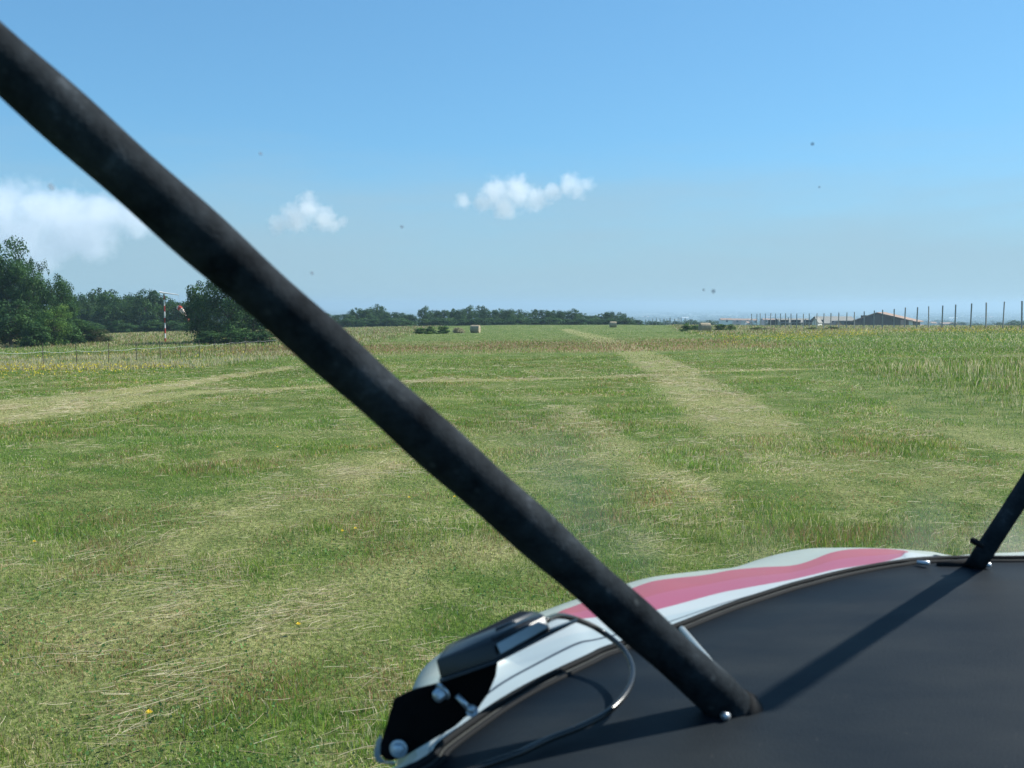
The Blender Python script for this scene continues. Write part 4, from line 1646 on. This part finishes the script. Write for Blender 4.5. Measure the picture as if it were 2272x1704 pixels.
# windscreen: thin clear sheet from the seal up over the cabin
def glass_mat(dust_glare=()):
    m, nt, b, out = newmat('windscreen_acrylic')
    L = nt.links.new
    nt.nodes.remove(b)
    tr = N(nt, 'ShaderNodeBsdfTransparent')
    tr.inputs[0].default_value = rgb(.925, .955, .965)
    gl = N(nt, 'ShaderNodeBsdfGlossy')
    gl.inputs['Roughness'].default_value = 0
    lw = N(nt, 'ShaderNodeLayerWeight')
    lw.inputs['Blend'].default_value = .5
    pw = N(nt, 'ShaderNodeMath', operation='POWER')
    pw.inputs[1].default_value = 4
    L(lw.outputs['Facing'], pw.inputs[0])
    ma = N(nt, 'ShaderNodeMath', operation='MULTIPLY_ADD')
    ma.inputs[1].default_value = .2
    ma.inputs[2].default_value = .015
    L(pw.outputs[0], ma.inputs[0])
    mx = N(nt, 'ShaderNodeMixShader')
    mx.inputs[0].default_value = 0
    L(tr.outputs[0], mx.inputs[1])
    L(tr.outputs[0], mx.inputs[2])
    # thin film of dust
    tc = N(nt, 'ShaderNodeTexCoord')
    no = N(nt, 'ShaderNodeTexNoise')
    no.inputs['Scale'].default_value = 3.5
    no.inputs['Detail'].default_value = 4
    L(tc.outputs['Object'], no.inputs['Vector'])
    mr = N(nt, 'ShaderNodeMapRange')
    mr.inputs[1].default_value = .45
    mr.inputs[2].default_value = .8
    mr.inputs[3].default_value = .0
    mr.inputs[4].default_value = .012
    L(no.outputs['Fac'], mr.inputs[0])
    dust = mr.outputs[0]
    for (cx_, cy_, cz_, rad_, amt) in dust_glare:  # patches of dust and reflected glare, painted in as denser film
        dn = N(nt, 'ShaderNodeVectorMath', operation='DISTANCE')
        L(tc.outputs['Object'], dn.inputs[0])
        dn.inputs[1].default_value = (cx_, cy_, cz_)
        rr = N(nt, 'ShaderNodeMapRange', interpolation_type='SMOOTHSTEP')
        rr.inputs[1].default_value = rad_
        rr.inputs[2].default_value = 0
        rr.inputs[3].default_value = 0
        rr.inputs[4].default_value = amt
        L(dn.outputs['Value'], rr.inputs[0])
        mm = N(nt, 'ShaderNodeMath', operation='MULTIPLY_ADD')
        L(rr.outputs[0], mm.inputs[0])
        L(no.outputs['Fac'], mm.inputs[1])
        L(dust, mm.inputs[2])
        dust = mm.outputs[0]  # dust film plus the painted dust and glare patches
    df = N(nt, 'ShaderNodeBsdfDiffuse')
    df.inputs[0].default_value = rgb(.6, .62, .62)
    tl = N(nt, 'ShaderNodeBsdfTranslucent')
    tl.inputs[0].default_value = rgb(.6, .62, .62)
    dd = N(nt, 'ShaderNodeAddShader')
    L(df.outputs[0], dd.inputs[0])
    L(tl.outputs[0], dd.inputs[1])
    m2 = N(nt, 'ShaderNodeMixShader')
    L(dust, m2.inputs[0])
    L(mx.outputs[0], m2.inputs[1])
    L(tl.outputs[0], m2.inputs[2])
    nt.nodes.remove(dd)
    L(m2.outputs[0], out.inputs['Surface'])
    return m


top_arc = []
NG = 12
gv = []
GB = []
for i in range(n):
    a_, b_ = max(0, i - 14), min(n, i + 15)
    w_ = min(i - a_, b_ - 1 - i)
    seg_ = S0[i - w_:i + w_ + 1]
    av = Vector((0, 0, 0))
    for q_ in seg_:
        av += q_
    GB.append(av / len(seg_))
for i, p in enumerate(GB):
    for j in range(NG):
        s = j / (NG - 1)
        h = s * .95
        # lean back towards the cabin and flare sideways to the left
        q = Vector((p.x, p.y, p.z + h))
        fl_ = max(0., min(1., (.45 - p.x) / .5))
        od = Vector((p.x - .55, p.y - .1, 0)).normalized()
        q += od * (.42 * fl_ - .25 * (1 - fl_)) * s
        gv.append(L_(q + Vector((0, 0, .002))))
gf = []
for i in range(n - 1):
    for j in range(NG - 1):
        gf.append((i * NG + j, (i + 1) * NG + j, (i + 1) * NG + j + 1, i * NG + j + 1))
from mathutils.bvhtree import BVHTree
bvh = BVHTree.FromPolygons([Vector(v) + AO for v in gv], gf)
dust_glare_pts = []
for (sx, sy, sr, am) in ((1270, 1080, .11, .36), (1170, 1000, .10, .2), (1390, 1190, .06, .26), (1650, 1180, .10, .10), (1980, 1165, .10, .2), (2170, 1180, .09, .3)):
    hit = bvh.ray_cast(CAM, ray(sx, sy).normalized())
    if hit[0] is not None:
        q = L_(hit[0])
        dust_glare_pts.append((q.x, q.y, q.z, sr, am))
wsn = MB().add(gv, gf).build('windscreen', glass_mat(dust_glare_pts), ac, smooth=True)
wsn['label'] = 'clear curved windscreen with a faint film of dust'

for (sx, sy, sr) in ((1755, 311, .0017), (1541, 629, .0020), (1520, 626, .0011), (868, 490, .0014), (563, 332, .0014), (111, 404, .0020), (674, 590, .0014), (1770, 404, .0009)):
    hit = bvh.ray_cast(CAM, ray(sx, sy).normalized())
    if hit[0] is None:
        continue
    nn_ = hit[1]
    MB().tube([L_(hit[0] - nn_ * .0004), L_(hit[0] + nn_ * .0004)], sr * 1.3, 10).build('insect_speck', M['speck'], wsn)

# ------------------------------------------------------------------ light, sky, haze, clouds
SUN_AZ, SUN_EL = 64, 40         # degrees to the right of the view, above the horizon
sd_ = Vector((math.sin(R(SUN_AZ)) * math.cos(R(SUN_EL)), math.cos(R(SUN_AZ)) * math.cos(R(SUN_EL)), math.sin(R(SUN_EL))))
ld = bpy.data.lights.new('Sun', 'SUN')
ld.energy = 4.2
ld.angle = R(.53)
ld.color = (1, .95, .87)
lo = bpy.data.objects.new('Sun', ld)
COL.objects.link(lo)
lo.rotation_euler = (-sd_).to_track_quat('-Z', 'Y').to_euler()
lo.location = (0, 0, 50)

wd_ = bpy.data.worlds.new('World')
sc.world = wd_
wd_.use_nodes = True
nt = wd_.node_tree
bg = nt.nodes['Background']
sky = nt.nodes.new('ShaderNodeTexSky')
sky.sky_type = 'NISHITA'
sky.sun_disc = False
sky.sun_elevation = R(SUN_EL)
sky.sun_rotation = R(SUN_AZ)
sky.altitude = 200
sky.air_density = 1.0
sky.dust_density = .2
sky.ozone_density = 4.0
gm = nt.nodes.new('ShaderNodeGamma')
gm.inputs[1].default_value = .6
tn = nt.nodes.new('ShaderNodeMix')
tn.data_type = 'RGBA'
tn.blend_type = 'MULTIPLY'
tn.inputs[0].default_value = 1
tn.inputs[7].default_value = (.49, .87, 1.12, 1)
nt.links.new(sky.outputs[0], gm.inputs[0])
nt.links.new(gm.outputs[0], tn.inputs[6])
# thin high veil of moisture low in the sky, with a soft uneven upper edge
tcw = nt.nodes.new('ShaderNodeTexCoord')
mpw = nt.nodes.new('ShaderNodeMapping')
mpw.inputs['Scale'].default_value = (1, 1, 6)
nw = nt.nodes.new('ShaderNodeTexNoise')
nw.inputs['Scale'].default_value = 2.6
nw.inputs['Detail'].default_value = 7
nw.inputs['Roughness'].default_value = .6
nt.links.new(tcw.outputs['Generated'], mpw.inputs[0])
nt.links.new(mpw.outputs[0], nw.inputs['Vector'])
sx = nt.nodes.new('ShaderNodeSeparateXYZ')
nt.links.new(tcw.outputs['Generated'], sx.inputs[0])
aw = nt.nodes.new('ShaderNodeMath')
aw.operation = 'MULTIPLY_ADD'
nt.links.new(nw.outputs['Fac'], aw.inputs[0])
aw.inputs[1].default_value = -.16
nt.links.new(sx.outputs['Z'], aw.inputs[2])
rw_ = nt.nodes.new('ShaderNodeMapRange')
rw_.interpolation_type = 'SMOOTHSTEP'
rw_.inputs[1].default_value = .09
rw_.inputs[2].default_value = -.05
rw_.inputs[3].default_value = 0
rw_.inputs[4].default_value = .85
nt.links.new(aw.outputs[0], rw_.inputs[0])
vm_ = nt.nodes.new('ShaderNodeMix')
vm_.data_type = 'RGBA'
vm_.inputs[7].default_value = (1.54, 2.20, 2.66, 1)
nt.links.new(rw_.outputs[0], vm_.inputs[0])
nt.links.new(tn.outputs[2], vm_.inputs[6])
nt.links.new(vm_.outputs[2], bg.inputs[0])
bg.inputs[1].default_value = .13


def add_haze():
    zb, ztop = -75., 24.
    s = 23600.
    mb = MB()
    mb.box((0, 0, (zb + ztop) / 2), (2 * s, 2 * s, ztop - zb))
    m = bpy.data.materials.new('haze_air')
    m.use_nodes = True
    t = m.node_tree
    t.nodes.clear()
    out = t.nodes.new('ShaderNodeOutputMaterial')
    pv = t.nodes.new('ShaderNodeVolumePrincipled')
    pv.inputs['Color'].default_value = rgb(.44, .62, .78)
    pv.inputs['Density'].default_value = 3.2e-4
    pv.inputs['Anisotropy'].default_value = .2
    t.links.new(pv.outputs[0], out.inputs['Volume'])
    o = mb.build('haze', m)
    tag(o, 'blue summer haze lying over the plain', 'haze', kind='stuff')


add_haze()


def cloud(name, label, c, d, size, lobes, dens_, soft, nscale, cat='cloud'):
    """c: survey position of the centre; size metres (w, depth, h); lobes in unit space"""
    ctr_ = P(c[0], c[1], d)
    mb = MB()
    # low-poly hull around the lobes
    seg, rg2 = 20, 12
    vs = []
    fs = []
    for i in range(rg2 + 1):
        a = math.pi * i / rg2
        for k in range(seg):
            b = 2 * math.pi * k / seg
            vs.append((math.sin(a) * math.cos(b), math.sin(a) * math.sin(b), math.cos(a)))
    for i in range(rg2):
        for k in range(seg):
            fs.append((i * seg + k, i * seg + (k + 1) % seg, (i + 1) * seg + (k + 1) % seg, (i + 1) * seg + k))
    mb.add(vs, fs)
    m = bpy.data.materials.new(name + '_vapour')
    m.use_nodes = True
    t = m.node_tree
    t.nodes.clear()
    Lk = t.links.new
    out = t.nodes.new('ShaderNodeOutputMaterial')
    pv = t.nodes.new('ShaderNodeVolumePrincipled')
    pv.inputs['Color'].default_value = rgb(.97, .98, 1)
    pv.inputs['Anisotropy'].default_value = .4
    tc = t.nodes.new('ShaderNodeTexCoord')
    last = None
    for (lx, ly, lz, lr) in lobes:
        vm = t.nodes.new('ShaderNodeVectorMath')
        vm.operation = 'DISTANCE'
        sc_ = t.nodes.new('ShaderNodeVectorMath')
        sc_.operation = 'MULTIPLY'
        asp = size[2] / size[0]
        sc_.inputs[1].default_value = (1, size[1] / size[0], asp)
        Lk(tc.outputs['Object'], sc_.inputs[0])
        Lk(sc_.outputs[0], vm.inputs[0])
        vm.inputs[1].default_value = (lx, ly, lz * asp)
        dv = t.nodes.new('ShaderNodeMath')
        dv.operation = 'DIVIDE'
        Lk(vm.outputs['Value'], dv.inputs[0])
        dv.inputs[1].default_value = lr
        if last is None:
            last = dv.outputs[0]
        else:
            mn = t.nodes.new('ShaderNodeMath')
            mn.operation = 'SMOOTH_MIN'
            mn.inputs[2].default_value = .25
            Lk(last, mn.inputs[0])
            Lk(dv.outputs[0], mn.inputs[1])
            last = mn.outputs[0]
    no = t.nodes.new('ShaderNodeTexNoise')
    no.inputs['Scale'].default_value = nscale
    no.inputs['Detail'].default_value = 8
    no.inputs['Roughness'].default_value = .62
    Lk(sc_.outputs[0], no.inputs['Vector'])
    a1 = t.nodes.new('ShaderNodeMath')
    a1.operation = 'SUBTRACT'
    a1.inputs[0].default_value = 1.0
    Lk(last, a1.inputs[1])
    a2 = t.nodes.new('ShaderNodeMath')
    a2.operation = 'MULTIPLY_ADD'
    Lk(no.outputs['Fac'], a2.inputs[0])
    a2.inputs[1].default_value = 1.9
    a2.inputs[2].default_value = -.98
    a3 = t.nodes.new('ShaderNodeMath')
    a3.operation = 'ADD'
    Lk(a1.outputs[0], a3.inputs[0])
    Lk(a2.outputs[0], a3.inputs[1])
    mr = t.nodes.new('ShaderNodeMapRange')
    mr.inputs[1].default_value = 0
    mr.inputs[2].default_value = soft
    mr.inputs[3].default_value = 0
    mr.inputs[4].default_value = dens_
    Lk(a3.outputs[0], mr.inputs[0])
    Lk(mr.outputs[0], pv.inputs['Density'])
    Lk(pv.outputs[0], out.inputs['Volume'])
    o = mb.build(name, m)
    o.location = ctr_
    o.scale = (size[0], size[1], size[2])
    tag(o, label, cat)
    return o


cloud('cloud', 'small puffy white cloud, left of the two at mid height', (655, 460), 8000, (420, 240, 235),
      [(-.48, 0, -.38, .22), (-.15, 0, -.15, .32), (.08, 0, .12, .30), (.10, 0, .48, .17), (.38, 0, -.2, .28), (.58, 0, -.4, .16), (.72, 0, -.3, .12)], .0065, .6, 6.5)
cloud('cloud', 'larger elongated white cloud right of centre in the sky', (1145, 424), 8000, (800, 260, 260),
      [(-.66, 0, -.15, .10), (-.46, 0, -.2, .12), (-.34, 0, .12, .17), (-.12, 0, .15, .18), (-.25, 0, -.3, .16), (.06, 0, -.1, .14), (.22, 0, .12, .12), (.38, 0, .36, .13), (.46, 0, .18, .11), (.56, 0, .34, .09)], .006, .6, 9.5)
cloud('cloud', 'huge pale anvil cloud above the wood on the left', (80, 500), 22000, (3600, 1500, 1500),
      [(-.8, 0, .26, .17), (-.6, 0, .30, .18), (-.4, 0, .27, .18), (-.2, 0, .32, .19), (0, 0, .34, .19), (.2, 0, .30, .18), (.4, 0, .27, .16), (.6, 0, .2, .14), (-.1, 0, -.05, .2), (-.02, 0, -.3, .16), (.15, 0, -.1, .16), (.3, 0, .0, .2), (-.4, 0, -.0, .2)], .0016, .5, 6.0)

# ------------------------------------------------------------------ camera and render settings
cd = bpy.data.cameras.new('Camera')
co = bpy.data.objects.new('Camera', cd)
COL.objects.link(co)
co.location = CAM
co.rotation_euler = (math.pi / 2 - PITCH, 0, 0)
cd.sensor_width = 36
cd.lens = 36
cd.clip_start = .02
cd.clip_end = 80000
cd.dof.use_dof = True
cd.dof.focus_distance = 45
cd.dof.aperture_fstop = 12.5
sc.camera = co

sc.render.engine = 'CYCLES'
cy = sc.cycles
cy.max_bounces = 16
cy.diffuse_bounces = 2
cy.glossy_bounces = 3
cy.transmission_bounces = 4
cy.volume_bounces = 14
cy.transparent_max_bounces = 12
cy.use_denoising = True
cy.caustics_reflective = False
cy.caustics_refractive = False
cy.volume_step_rate = .6
cy.sample_clamp_indirect = 4
sc.view_settings.view_transform = 'Standard'
sc.view_settings.look = 'None'
sc.view_settings.exposure = 1.05
sc.view_settings.gamma = 1
sc.view_settings.use_curve_mapping = False
